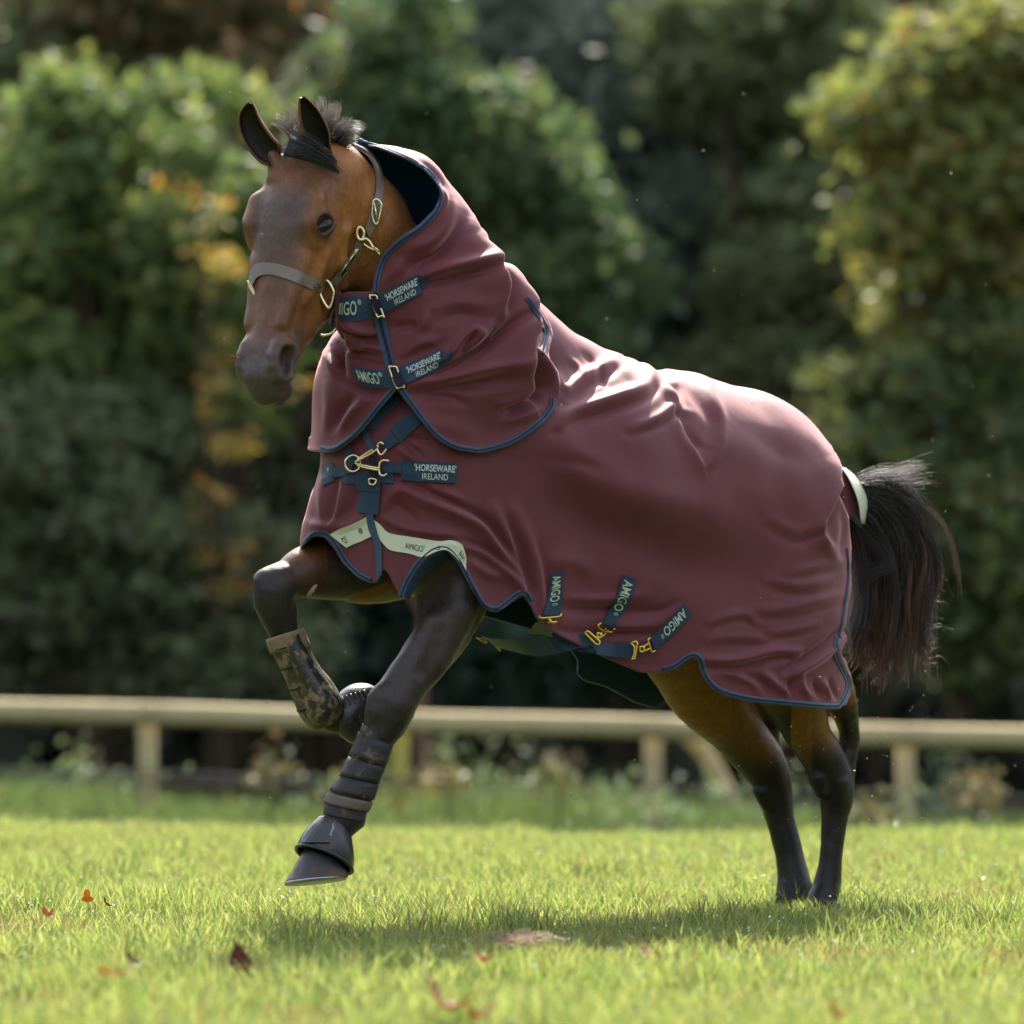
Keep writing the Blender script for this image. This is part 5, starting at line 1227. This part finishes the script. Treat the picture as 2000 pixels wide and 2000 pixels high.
M_grass = leaf_mat('grass_blade', trans=.50, rough=.38, spec=.5)
M_leaf = leaf_mat('tree_leaf', trans=.36, rough=.55, spec=.35)
M_leafg = leaf_mat('grey_leaf', trans=.15, rough=.42, spec=.5)
M_bark = simple('bark', (.070, .052, .036), rough=.9, spec=.15, var=.4, scale=12, bump=.6, bscale=60)
clumps = bpy.data.collections.new('grass_clumps')
roughs = bpy.data.collections.new('rough_clumps')
def grass_clump(i, tall, dry=0.0, n=34, rad=.055, shade=False):
    r = np.random.default_rng(100 + i); V = []; F4 = []; F3 = []; T = []
    for k in range(n):
        a = r.uniform(0, 6.283); rr = rad * math.sqrt(r.random()); b = np.array([rr * math.cos(a), rr * math.sin(a), -.004])
        h = tall * r.uniform(.55, 1.15); w = r.uniform(.0010, .0020); lean = r.uniform(.1, .75) * h; da = r.uniform(0, 6.283)
        d = np.array([math.cos(da), math.sin(da), 0]); fa = r.uniform(0, 6.283); s = np.array([math.cos(fa), math.sin(fa), 0])
        o = len(V)
        for t in (0, .38, .72):
            c = b + d * lean * t**1.8 + np.array([0, 0, h * (t - .12 * t * t)])
            ww = w * (1 - .35 * t); V += [c - s * ww, c + s * ww]
        V.append(b + d * lean + np.array([0, 0, h * .88]))
        F4 += [(o, o + 1, o + 3, o + 2), (o + 2, o + 3, o + 5, o + 4)]; F3.append((o + 4, o + 5, o + 6))
        q = r.random()
        if r.random() < dry: c = np.array([.22, .17, .075]) * r.uniform(.7, 1.1)
        else:
            q = r.random(); c = np.array([.070, .140, .032]) * (1 - q) + np.array([.315, .345, .115]) * q; c = c * r.uniform(.75, 1.15)
        if shade: c = (np.array([.060, .100, .036]) * (1 - q) + np.array([.105, .135, .042]) * q) * r.uniform(.7, 1.2)  # verge clumps: nettle green with tree shade put into the tint
        T += [c] * 7
    me_o = mesh_np('grass_clump', np.array(V), [np.array(F4), np.array(F3)], M_grass)
    COL.objects.unlink(me_o); (roughs if shade else clumps).objects.link(me_o); set_col(me_o, 'tint', np.array(T))
for i in range(8): grass_clump(i, .052, .10)
for i in range(8, 12): grass_clump(i, .084, .05, 26, .05)
for i in range(12, 14): grass_clump(i, .05, .75, 18, .06)
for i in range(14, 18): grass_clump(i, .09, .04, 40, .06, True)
def scatter(name, pts, rot, scl, idx, coll, kind='stuff'):
    me = bpy.data.meshes.new(name); me.vertices.add(len(pts)); me.vertices.foreach_set('co', np.asarray(pts, np.float32).ravel())
    for nm, ty, dat in (('irot', 'FLOAT_VECTOR', rot), ('iscl', 'FLOAT', scl), ('iidx', 'INT', idx)):
        a = me.attributes.new(nm, ty, 'POINT'); a.data.foreach_set('vector' if ty == 'FLOAT_VECTOR' else 'value', np.asarray(dat, np.int32 if ty == 'INT' else np.float32).ravel())
    o = bpy.data.objects.new(name, me); COL.objects.link(o); o['kind'] = kind
    g = bpy.data.node_groups.new(name + '_nodes', 'GeometryNodeTree')
    g.interface.new_socket('Geometry', in_out='INPUT', socket_type='NodeSocketGeometry'); g.interface.new_socket('Geometry', in_out='OUTPUT', socket_type='NodeSocketGeometry')
    gi, go = g.nodes.new('NodeGroupInput'), g.nodes.new('NodeGroupOutput')
    ip = g.nodes.new('GeometryNodeInstanceOnPoints'); ci = g.nodes.new('GeometryNodeCollectionInfo')
    ci.inputs['Collection'].default_value = coll; ci.inputs['Separate Children'].default_value = True; ci.inputs['Reset Children'].default_value = True
    def attr(nm, ty):
        n = g.nodes.new('GeometryNodeInputNamedAttribute'); n.data_type = ty; n.inputs['Name'].default_value = nm; return n.outputs['Attribute']
    L = g.links.new
    L(gi.outputs[0], ip.inputs['Points']); L(ci.outputs[0], ip.inputs['Instance']); ip.inputs['Pick Instance'].default_value = True
    L(attr('iidx', 'INT'), ip.inputs['Instance Index'])
    er = g.nodes.new('FunctionNodeEulerToRotation'); L(attr('irot', 'FLOAT_VECTOR'), er.inputs[0]); L(er.outputs[0], ip.inputs['Rotation'])
    L(attr('iscl', 'FLOAT'), ip.inputs['Scale']); L(ip.outputs[0], go.inputs[0])
    md = o.modifiers.new('scatter', 'NODES'); md.node_group = g
    return o
def grass():
    def zone(x0, x1, y0, y1, dens):
        n = int((x1 - x0) * (y1 - y0) * dens); return np.stack([rng.uniform(x0, x1, n), rng.uniform(y0, y1, n)], 1)
    p = np.vstack([zone(-2.6, 2.6, -4.2, 9.0, 210), zone(-7, -2.6, -4.5, 10, 60), zone(2.6, 7, -4.5, 10, 60), zone(-7, 7, -9, -4.2, 50)])
    n3 = np.c_[p, np.zeros(len(p))]
    d1 = vnoise(n3, 21, 1.6); d2 = vnoise(n3, 22, 4.5)
    tall = (d1 * .6 + d2 * .7 + rng.normal(0, .12, len(p))) > .42
    dry = (vnoise(n3, 23, 2.2) + .5 * vnoise(n3, 24, 6) + rng.normal(0, .1, len(p))) > .78
    idx = np.where(tall, rng.integers(8, 12, len(p)), np.where(dry, rng.integers(12, 14, len(p)), rng.integers(0, 8, len(p))))
    scl = rng.uniform(.75, 1.2, len(p)) * (1 + .18 * d2) * np.where(p[:, 1] > 5.5, .85, 1)
    scatter('grass', np.c_[p, gz(p[:, 0], p[:, 1])], np.stack([rng.normal(0, .1, len(p)), rng.normal(0, .1, len(p)), rng.uniform(0, 6.28, len(p))], 1), scl, idx, clumps)
grass()
# single long blades and dew on the grass
def dew():
    M_dew = simple('dew', (.85, .88, .85), rough=.1, spec=.8, var=.02)  # white body colour stands in for sun sparkle on the drops
    n = 1500; x = rng.uniform(-2.4, 2.4, n); y = -3.9 + 9.5 * rng.random(n)**1.0
    m = MB()
    bm = bmesh.new(); bmesh.ops.create_icosphere(bm, subdivisions=1, radius=1); sv = np.array([v.co[:] for v in bm.verts]); sf = np.array([[v.index for v in f.verts] for f in bm.faces]); bm.free()
    for i in range(n):
        r = rng.uniform(.0011, .0028) * (1.35 if rng.random() < .12 else 1)
        m.add(sv * np.array([r, r, r * rng.uniform(.6, 1.5)]) + [x[i], y[i], gz(x[i], y[i]) + rng.uniform(.025, .075)], None, sf)
    m.build('dew_drops', M_dew)['kind'] = 'stuff'
dew()
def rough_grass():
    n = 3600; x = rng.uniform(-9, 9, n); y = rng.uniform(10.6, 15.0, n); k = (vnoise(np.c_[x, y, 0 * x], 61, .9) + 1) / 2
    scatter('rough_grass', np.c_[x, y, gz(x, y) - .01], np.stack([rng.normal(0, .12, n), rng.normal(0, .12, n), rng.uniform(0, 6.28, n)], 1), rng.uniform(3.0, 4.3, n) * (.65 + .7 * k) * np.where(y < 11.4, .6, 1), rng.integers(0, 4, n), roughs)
rough_grass()

# ------------------------------------------------------------------ fallen leaves on the grass
def leaf_shape(L, W, curl, fold_, lobes, r):
    n = 9; V = []; 
    for i in range(n):
        t = i / (n - 1); w = W * (math.sin(math.pi * min(1, t * .92 + .04))**.75) * (1 + (.35 * math.cos(t * 6.28 * lobes) if lobes else 0))
        z = curl * L * (t - .5)**2 * 3; y = (t - .5) * L
        for s in (-1, -.5, 0, .5, 1): V.append((s * w, y, z + fold_ * abs(s) * w + r.normal(0, .0012)))
    F = [(i * 5 + j, i * 5 + j + 1, (i + 1) * 5 + j + 1, (i + 1) * 5 + j) for i in range(n - 1) for j in range(4)]
    return np.array(V), np.array(F)
FALLEN = [  # px, py, length, colour, yaw, roll, label
 (172, 1761, .060, (.42, .12, .012), .4, 1.1, 'small bright orange leaf standing on edge in the sunlit grass'),
 (212, 1768, .055, (.11, .035, .015), 1.9, .9, 'small dark brown leaf beside the bright orange leaf'),
 (94, 1790, .050, (.30, .10, .06), 2.5, .3, 'pale red brown leaf half sunk in tufted grass near the bottom left'),
 (262, 1886, .075, (.090, .026, .013), .9, 1.0, 'curled dark brown leaf beside the row of orange leaf pieces'),
 (222, 1906, .050, (.42, .10, .012), 2.2, .4, 'flat vivid orange leaf in a row with smaller orange leaves'),
 (200, 1903, .040, (.45, .17, .02), .3, .4, 'small yellow orange leaf left of the vivid orange leaf'),
 (254, 1906, .045, (.36, .08, .012), 1.2, .5, 'red orange leaf just under the curled dark brown leaf'),
 (470, 1896, .105, (.060, .018, .011), .5, 1.15, 'large curled dark brown leaf below the lifted foreleg side of the shadow'),
 (464, 1853, .050, (.22, .075, .02), 1.4, .8, 'small amber brown leaf right above the large dark brown leaf'),
 (574, 1912, .050, (.14, .055, .022), 2.6, .4, 'little brown leaf lying in the horse shadow edge by lighter grass'),
 (943, 1878, .065, (.34, .13, .07), 1.2, .35, 'pinkish orange leaf with a dew drop in the shadow of the horse'),
 (1262, 1862, .045, (.36, .16, .14), .2, .5, 'round pink leaf beside a brown leaf in the shade'),
 (1291, 1872, .058, (.16, .05, .015), 2.0, .7, 'brown leaf right next to the round pink leaf'),
 (872, 1972, .135, (.26, .085, .028), 1.35, .55, 'big rust brown leaf nearest the camera at the bottom edge'),
 (930, 1990, .090, (.22, .07, .025), 1.8, .4, 'narrow rust leaf touching the big rust brown leaf'),
 (1632, 1986, .055, (.30, .10, .02), .8, .8, 'small rust orange leaf at the bottom edge, right of the hind hooves'),
]
M_fallen = leaf_mat('fallen_leaf', .12, .6, .3)
def fallen():
    for k, (px_, py_, L, col, yaw, roll, lab) in enumerate(FALLEN):
        r = np.random.default_rng(300 + k)
        V, F = leaf_shape(L * .72, L * .26, r.uniform(.3, .9), r.uniform(.2, .6), 0 if k % 3 else 2, r)
        M_ = (Matrix.Rotation(yaw, 3, 'Z') @ Matrix.Rotation(roll * .45, 3, 'X')); V = V @ np.array(M_).T
        p = on_grass(px_, py_, .050)
        m = M_fallen
        o = mesh_np('fallen_leaf', V, F, m); o.location = tuple(p)
        C_ = np.tile(col, (len(V), 1)) * (1 + r.normal(0, .18, (len(V), 1))); set_col(o, 'tint', np.clip(C_, 0, 1))
        tag(o, lab, 'leaf', 'autumn leaves lying in the grass')
fallen()
def wisps():
    m = MB()
    for k in range(90):
        p = on_grass(990 + rng.normal(0, 34), 1836 + rng.normal(0, 5), .05); a = rng.normal(0, .5); L = rng.uniform(.03, .09)
        d = np.array([math.cos(a), math.sin(a), rng.normal(0, .15)]) * L; mid = p + d * .5 + [0, 0, rng.uniform(0, .015)]
        m.tube(spline([p, mid, p + d], 3), .0011, 3)
    m.build('dry_grass', simple('straw', (.30, .21, .12), rough=.8, var=.3, scale=40))['kind'] = 'stuff'
wisps()

# ------------------------------------------------------------------ post and rail fence
M_wood = simple('weathered_wood', (.42, .35, .20), rough=.85, spec=.15, var=.28, scale=9, bump=.5, bscale=90)
M_wire = simple('grey_wire', (.10, .11, .10), rough=.7, spec=.2)
M_woodg = simple('algae_wood', (.36, .33, .09), rough=.85, spec=.15, var=.25, scale=8, bump=.5, bscale=90)
FY = 12.6
def fence():
    root = empty('fence', (0, FY, float(gz(0, FY)))); tag(root, 'low weathered post and rail fence between the meadow and the trees', 'fence')
    rz = lambda x: .303 - .0275 * (x + 2.38)
    step = 1.178; posts = [XP(285, FY) + step * k for k in range(-8, 12)]
    for k, x in enumerate(posts):
        m = MB(); h = rz(x) + .02; b = float(gz(x, FY)) - .1; r = .044
        zs = np.array([b, b + .3, (b + h) / 2, h - .012, h]); rr = np.array([1, 1, .98, .97, .8]) * r
        m.tube(np.stack([np.full(5, x) + rng.normal(0, .004, 5), np.full(5, FY + .05), zs], 1), rr, 12)
        m.build('post', M_woodg if k % 3 == 0 else M_wood, root)
    for a, b in zip(posts[:-1], posts[1:]):
        m = MB(); q = np.linspace(a + .001, b - .001, 5)
        ang = np.linspace(0, 2 * np.pi, 12, endpoint=False)
        Rg = [[(x, FY - .035 + (-.045 * max(0, math.cos(t)) - .004 * (math.cos(t) < 0)), rz(x) + .052 * math.sin(t) + .004 * math.sin(3 * x)) for t in ang] for x in q]
        m.rings(Rg); m.build('rail', M_wood, root)
    for zz in (-.265, -.315):
        m = MB(); xs = np.linspace(posts[0], posts[-1], 60); m.tube(np.stack([xs, np.full(60, FY - .02), rz(xs) + zz - .012 * np.sin((xs - posts[0]) / step * math.pi)**2 + (zz + .265) * .2 * np.sin(xs)], 1), .0050, 6)
        m.build('wire', M_wire, root)
    m = MB(); m.tube(spline([P(1318, 1412, FY + .25), P(1375, 1470, FY + .25), P(1425, 1560, FY + .25)], 6), .045, 8); m.build('brace', M_wood, root)
fence()

# ------------------------------------------------------------------ trees and shrubs
def leaves_np(cen, rad, n, size, pal, r, clump=.28, per=26, hollow=.45):
    """n leaf faces gathered into sprays through a set of ellipsoids"""
    cen = np.asarray(cen, float); rad = np.asarray(rad, float); vol = rad.prod(1); nc = max(1, n // per)
    w = r.choice(len(cen), nc, p=vol**.67 / (vol**.67).sum())
    d = r.normal(size=(nc, 3)); d /= np.linalg.norm(d, axis=1)[:, None]
    q = hollow + (1.25 - hollow) * r.random(nc)**.85
    C_ = cen[w] + d * rad[w] * q[:, None] + r.normal(size=(nc, 3)) * .10 * rad[w]
    k = np.repeat(np.arange(nc), per); m = len(k)
    p = C_[k] + r.normal(size=(m, 3)) * clump * np.array([1, 1, .6])
    nrm = r.normal(size=(m, 3)) + np.array([0, -.3, .5]); nrm /= np.linalg.norm(nrm, axis=1)[:, None]
    a = np.cross(nrm, r.normal(size=(m, 3))); a /= np.linalg.norm(a, axis=1)[:, None]; b = np.cross(nrm, a)
    s = size * r.uniform(.6, 1.3, m)[:, None]
    V = np.stack([p - a * s, p - b * s * .55 + nrm * s * .12, p + a * s, p + b * s * .55 + nrm * s * .12], 1).reshape(-1, 3)
    F = np.arange(4 * m).reshape(m, 4)
    pal = np.asarray(pal, float); pw = r.random((nc, len(pal)))**4; pw /= pw.sum(1)[:, None]
    col = (pw @ pal)[k]; col = (col * .86 + col.mean(1)[:, None] * .14) * 1.35 * r.uniform(.85, 1.15, (m, 1)); return V, F, np.repeat(np.clip(col, 0, .9), 4, 0)
def tree(name, label, cat, px, Y, blobs, n, size, pal, seed, trunk=None, mat=None, group=None, clump=.28, hollow=.45, per=26):
    """blobs: (px, py, rx px, ry px) outlines of the crown's masses at depth Y"""
    r = np.random.default_rng(seed); s = (Y + DCAM) / FPX
    x0 = XP(px, Y); base = np.array([x0, Y, float(gz(x0, Y))])
    root = empty(name, tuple(base)); tag(root, label, cat, group)
    cen = [(XP(b[0], Y), Y + r.uniform(-.4, .4), ZP(b[1], Y)) for b in blobs]; rad = [(b[2] * s, max(.7 * b[2] * s, .4), b[3] * s) for b in blobs]
    c0, r0 = np.array(cen), np.array(rad); c1, r1 = [], []
    for c_, q_ in zip(c0, r0):      # break every mass up into uneven boughs
        for _ in range(9):
            d = r.normal(size=3); d /= np.linalg.norm(d); c1.append(c_ + d * q_ * r.uniform(.25, 1.12)); r1.append(q_ * r.uniform(.18, .48) * np.array([1, 1, .75]))
    V, F, T = leaves_np(c1, r1, n, size, pal, r, clump * .6, per, hollow)
    o = mesh_np('crown', V, F, mat or M_leaf, root, smooth=False); set_col(o, 'tint', T)
    tw = trunk if trunk else .09
    m = MB(); top = max(cen, key=lambda c: c[2])
    pts = spline([base - [0, 0, .1], base + [r.uniform(-.1, .1), 0, .8], base * .5 + np.array(top) * .5 + [r.uniform(-.2, .2), 0, 0], np.array(top)], 5)
    m.tube(pts, np.linspace(tw, tw * .2, len(pts)), 8)
    for c in cen:
        k = r.integers(len(pts) // 4, len(pts) * 2 // 3); m.tube(spline([pts[k], (pts[k] + np.array(c)) / 2 + [0, 0, -.15], np.array(c)], 4), np.linspace(tw * .45, tw * .12, 9), 6)
    m.build('trunk', M_bark, root)
    return root
GB = 'trees and bushes along the wood edge'
tree('green_bush', 'tall rounded light green bush with sunlit top, left behind the fence', 'bush', 230, 19.5,
     [(120, 280, 110, 150), (285, 300, 160, 150), (415, 400, 110, 150), (200, 520, 240, 190), (20, 500, 110, 190), (400, 600, 140, 170), (180, 760, 240, 170), (30, 720, 120, 150)], 23375, .062, [(.115, .165, .040), (.075, .125, .038), (.165, .185, .042)], 1, .09, group=GB, clump=.20)
tree('autumn_tree', 'tree with reddish and orange autumn leaves above the left ear of the horse', 'tree', 420, 23.5,
     [(360, 40, 190, 120), (500, 120, 120, 150), (560, 240, 90, 120), (180, 30, 170, 90)], 10625, .062, [(.10, .105, .045), (.085, .10, .04), (.14, .095, .04), (.36, .13, .02), (.12, .13, .04), (.09, .11, .05)], 2, .12, group=GB, clump=.22)
tree('broadleaf_tree', 'mid green broadleaf tree directly above the neck hood', 'tree', 900, 21.5,
     [(780, 180, 110, 190), (880, 330, 190, 200), (1010, 420, 170, 170), (860, 560, 190, 160), (1040, 620, 160, 150), (1150, 560, 90, 130), (770, 60, 70, 80)], 23375, .062, [(.050, .098, .032), (.075, .120, .035), (.038, .080, .035), (.12, .13, .04)], 3, .12, group=GB, clump=.22)
tree('grey_willow', 'grey green willow with dull leaves in the middle of the wood edge', 'tree', 1200, 24.5,
     [(1000, 90, 220, 150), (1230, 120, 220, 170), (1250, 330, 200, 200), (1330, 540, 190, 190), (1180, 520, 160, 170), (1420, 700, 150, 150), (1250, 780, 190, 160), (620, 60, 160, 130), (1420, 260, 130, 180)], 23375, .062, [(.085, .115, .080), (.11, .14, .10), (.065, .090, .062), (.15, .17, .13)], 4, .14, group=GB, clump=.24)
tree('dark_tree', 'dark olive tree between the grey willow and the yellow tree', 'tree', 1560, 23.5,
     [(1500, 120, 180, 170), (1620, 300, 150, 170), (1500, 420, 160, 180), (1600, 620, 170, 190), (1480, 760, 170, 170), (1640, 60, 120, 100), (1380, 60, 110, 90)], 21250, .062, [(.075, .110, .045), (.105, .135, .050), (.115, .115, .048), (.15, .17, .06)], 5, .14, group=GB, clump=.22)
tree('yellow_tree', 'sunny yellow green tree with orange leaves at the right edge', 'tree', 1880, 18.5,
     [(1840, 220, 110, 120), (1960, 110, 120, 150), (1770, 400, 80, 110), (1930, 360, 110, 150), (1850, 540, 100, 100), (2000, 560, 80, 150), (2100, 260, 110, 240), (1700, 250, 40, 60)], 17425, .062, [(.15, .18, .035), (.18, .18, .035), (.09, .14, .035), (.28, .14, .020), (.13, .17, .05), (.12, .16, .04)], 6, .10, group=GB, clump=.24)
tree('olive_bush', 'olive green bush below the yellow tree, behind the tail', 'bush', 1860, 17.9,
     [(1780, 760, 150, 150), (1930, 760, 130, 170), (1870, 980, 170, 170), (1740, 1010, 130, 160), (1960, 1130, 130, 180), (1800, 1220, 160, 140)], 19125, .062, [(.050, .080, .022), (.085, .115, .022), (.036, .060, .026), (.12, .12, .03)], 7, .08, group=GB, clump=.20)
tree('shaded_shrub', 'dark shaded shrub with bare grey stems, left below the light bush', 'bush', 180, 18.9,
     [(80, 860, 170, 140), (300, 880, 170, 140), (150, 1080, 200, 140), (380, 1080, 160, 150), (240, 1260, 240, 120), (20, 1260, 120, 130), (470, 1240, 130, 120)], 17000, .062, [(.085, .118, .050), (.11, .135, .055), (.080, .085, .045)], 8, .10, group=GB, clump=.24)
tree('understorey_bush', 'dark green bush seen under the belly of the horse', 'bush', 1000, 21.0,
     [(780, 1180, 170, 130), (980, 1240, 190, 120), (1180, 1260, 180, 120), (900, 1000, 160, 130), (1100, 1000, 170, 140)], 14875, .062, [(.036, .070, .050), (.048, .088, .054), (.030, .055, .040)], 9, .08, group=GB, clump=.24)
tree('thicket_bush', 'dark bush behind the hind legs of the horse', 'bush', 1500, 22.0,
     [(1400, 980, 180, 160), (1580, 960, 150, 170), (1420, 1220, 190, 130), (1600, 1230, 150, 130)], 13812, .062, [(.055, .086, .045), (.075, .105, .050), (.075, .075, .040)], 10, .08, group=GB, clump=.24)
tree('dark_bush', 'dark bush left of the muzzle with brown undergrowth below', 'bush', 620, 22.0,
     [(600, 420, 120, 200), (640, 640, 130, 180), (560, 860, 120, 150), (650, 1040, 130, 150), (580, 1220, 150, 130), (680, 180, 100, 160)], 15937, .062, [(.060, .090, .048), (.085, .105, .048), (.075, .070, .038)], 11, .10, group=GB, clump=.24)
tree('yellow_sapling', 'slim sapling with sparse yellow and amber leaves beside the muzzle', 'sapling', 440, 18.6,
     [(430, 560, 50, 90), (445, 690, 45, 60), (425, 810, 60, 70), (450, 880, 40, 50), (410, 985, 30, 40), (440, 1120, 40, 60), (600, 780, 40, 50), (405, 420, 30, 40)], 330, .042, [(.40, .27, .03), (.22, .21, .03), (.38, .17, .02), (.13, .16, .03)], 12, .035, group=GB, clump=.10, hollow=.1, per=7)
for k, (px_, Y_, lab) in enumerate([(-900, 21, 'green tree well left of the meadow'), (-420, 22, 'green tree by the left end of the fence'), (2420, 21, 'green tree by the right end of the fence'), (2950, 22, 'green tree well right of the meadow')]):
    tree('hedge_tree', lab, 'tree', px_, Y_, [(px_ + dx, py_, 240, 230) for dx, py_ in ((-150, 200), (150, 120), (0, 480), (-180, 760), (190, 760), (0, 1060))], 8500, .062, [(.05, .09, .03), (.08, .11, .03), (.10, .10, .03)], 40 + k, .12, group=GB, clump=.3)
def backing():
    """the wood behind: too deep and dark to tell its trees apart"""
    r = np.random.default_rng(77); cen = []; rad = []
    for y0, h in ((28.5, 9.0), (33, 11.0), (39, 13)):
        for x in np.arange(-24, 24.1, 1.5):
            for z in np.arange(-.2, h, 1.5): cen.append((x + r.uniform(-.5, .5), y0 + r.uniform(-1, 1), z + r.uniform(-.4, .4))); rad.append((1.3, 1.0, 1.2))
    V, F, T = leaves_np(cen, rad, 100000, .30, [(.075, .100, .066), (.11, .135, .085), (.11, .100, .060), (.055, .080, .054), (.14, .15, .10)], r, .45, 12, .1)
    # unseen trees added on the other sides to block low sky light
    c2, r2 = [], []
    for x in np.arange(-34, 34.1, 2.4):
        for z in np.arange(0, 13, 2.2): c2.append((x + r.uniform(-.8, .8), -40 + r.uniform(-2, 2), z)); r2.append((1.9, 1.6, 1.7))
    for y in np.arange(-40, 26, 2.6):
        for sx in (-1, 1):
            for z in np.arange(0, 11, 2.2): c2.append((sx * (27 + r.uniform(-1.5, 1.5)), y, z)); r2.append((1.6, 1.9, 1.7))
    V2, F2, T2 = leaves_np(c2, r2, 46000, .42, [(.040, .060, .028), (.055, .072, .030), (.070, .062, .030)], r, .6, 12, .1)
    V, F, T = np.vstack([V, V2]), np.vstack([F, F2 + len(V)]), np.vstack([T, T2])
    o = mesh_np('woodland', V, F, M_leaf, None, False); set_col(o, 'tint', T); o['kind'] = 'stuff'
    for k, (px_, Y_, r_) in enumerate([(150, 24.5, .07), (215, 25.5, .06), (440, 20.5, .06), (850, 17.0, .045), (1460, 25, .09), (660, 26, .08), (1700, 25.5, .07)]):
        x = XP(px_, Y_); z = float(gz(x, Y_)); m = MB(); q = spline([(x, Y_, z - .1), (x + r.uniform(-.12, .12), Y_, z + (.8 if k == 3 else 1.5)), (x + r.uniform(-.35, .35) * (.2 if k == 3 else 1), Y_, z + (1.7 if k == 3 else 4.0))], 6); m.tube(q, np.linspace(r_, r_ * .6, len(q)), 9)
        for _ in range(2):
            a = q[r.integers(6, 11)]; m.tube(spline([a, a + [r.uniform(-.4, .4), 0, .6], a + [r.uniform(-.7, .7), .1, 1.4]], 4), np.linspace(r_ * .4, r_ * .15, 9), 6)
        LB = ['slim grey stem left behind the fence, first from the left', 'leaning grey stem beside the first slim stem', 'grey brown stem under the yellow sapling leaves', 'reddish brown stem just right of the middle fence post',
              'stout dark stem behind the hind legs', 'dark stem behind the dark bush left of the hood', 'dark stem behind the tail']
        o = m.build('tree_trunk', M_bark if k != 3 else simple('red_bark', (.16, .085, .055), rough=.9, var=.3)); tag(o, LB[k], 'tree', 'bare stems at the wood edge')
backing()
def hillside():  # hill added to block bright sky showing between the crowns
    r = np.random.default_rng(3); xs = np.linspace(-110, 110, 90); ys = np.linspace(52, 120, 40); X, Y = np.meshgrid(xs, ys, indexing='ij')
    Z = 22 * sstep(52, 95, Y) - 1 + 1.2 * vnoise(np.stack([X, Y, 0 * X], -1).reshape(-1, 3), 31, .35).reshape(X.shape) * sstep(52, 60, Y); n = len(ys)
    I, J = np.meshgrid(np.arange(len(xs) - 1), np.arange(n - 1), indexing='ij'); a = (I * n + J).ravel()
    o = mesh_np('hill', np.stack([X, Y, Z], -1).reshape(-1, 3), np.stack([a, a + n, a + n + 1, a + 1], 1), simple('wooded_hill', (.030, .045, .024), rough=.95, spec=.05, var=.5, scale=1.2)); o['kind'] = 'structure'
hillside()
def verge():
    r = np.random.default_rng(55); cen, rad = [], []
    for x in np.arange(-9, 9, .28):
        for _ in range(2):
            y = r.uniform(11.2, 15.5); h = r.uniform(.14, .32) if y < 12.6 else r.uniform(.14, .34); z = float(gz(x, y)); cen.append((x + r.uniform(-.15, .15), y, z + h * .7)); rad.append((.24, .3, h))
    V, F, T = leaves_np(cen[::4], rad[::4], 7000, .026, [(.085, .140, .065), (.11, .16, .070), (.13, .16, .06)], r, .09, 12, .1)
    o = mesh_np('undergrowth', V, F, M_leaf, None, False); set_col(o, 'tint', T); o['kind'] = 'stuff'
    for k, (px_, py_, w, h, pal, lab) in enumerate([(520, 1500, 48, 62, [(.17, .15, .05), (.13, .09, .04), (.10, .12, .04)], 'pale yellow weed in front of the fence, left of the landing foreleg'),
        (868, 1500, 30, 36, [(.20, .14, .03), (.12, .13, .04)], 'small amber weed by the reddish stem'), (1085, 1500, 32, 46, [(.15, .17, .05), (.12, .09, .04)], 'yellow green weed under the belly of the horse'),
        (1905, 1532, 50, 40, [(.22, .14, .03), (.14, .14, .05)], 'amber weed right of the tail below the rail'), (690, 1530, 30, 30, [(.22, .24, .07)], 'pale green tuft behind the boot of the landing foreleg'), (1690, 1580, 34, 34, [(.18, .11, .03), (.08, .11, .04)], 'orange tinged weed behind the near hind cannon')]):
        Y_ = 11.3; s = (Y_ + DCAM) / FPX; V, F, T = leaves_np([(XP(px_, Y_), Y_, ZP(py_ + 12, Y_))], [(w * s * .7, w * s * .7, h * s * .8)], 110, .026, np.array(pal) * .7, r, .05, 6, .05)
        x = XP(px_, Y_); root = empty('weed', (x, Y_, float(gz(x, Y_)))); o = mesh_np('foliage', V, F, M_leaf, root, False); set_col(o, 'tint', T)
        m = MB(); m.tube([(x, Y_, float(gz(x, Y_)) - .03), (x + .02, Y_, ZP(py_ + h, Y_)), (x, Y_, ZP(py_, Y_))], .006, 5); m.build('stem', M_bark, root); tag(root, lab, 'weed', 'weeds in front of the fence')
verge()
def motes():
    """bits of grass and chaff flung up into the air"""
    r = np.random.default_rng(99); m = MB()
    for k in range(230):
        if k < 120: px_, py_, Y_ = r.uniform(0, 2000), r.uniform(60, 1700), r.uniform(-1.6, 2.5)
        else: px_, py_, Y_ = 1640 + r.normal(0, 150), 1480 + r.normal(0, 90), r.uniform(-.8, 1.2)
        p = P(px_, py_, Y_)
        if p[2] < .05: continue
        L = r.uniform(.0016, .0034) * (1.6 if r.random() < .08 else 1); a = r.normal(size=3); a /= np.linalg.norm(a); b = np.cross(a, r.normal(size=3)); b /= np.linalg.norm(b); w = L * r.uniform(.25, .6); c = np.cross(a, b) * w * .5
        m.add([p - a * L, p - b * w, p + a * L, p + b * w, p + c, p - c], None, [(0, 1, 4), (1, 2, 4), (2, 3, 4), (3, 0, 4), (1, 0, 5), (2, 1, 5), (3, 2, 5), (0, 3, 5)])
    m.build('flying_chaff', simple('chaff', (.62, .58, .40), rough=.7, var=.3))['kind'] = 'stuff'
motes()
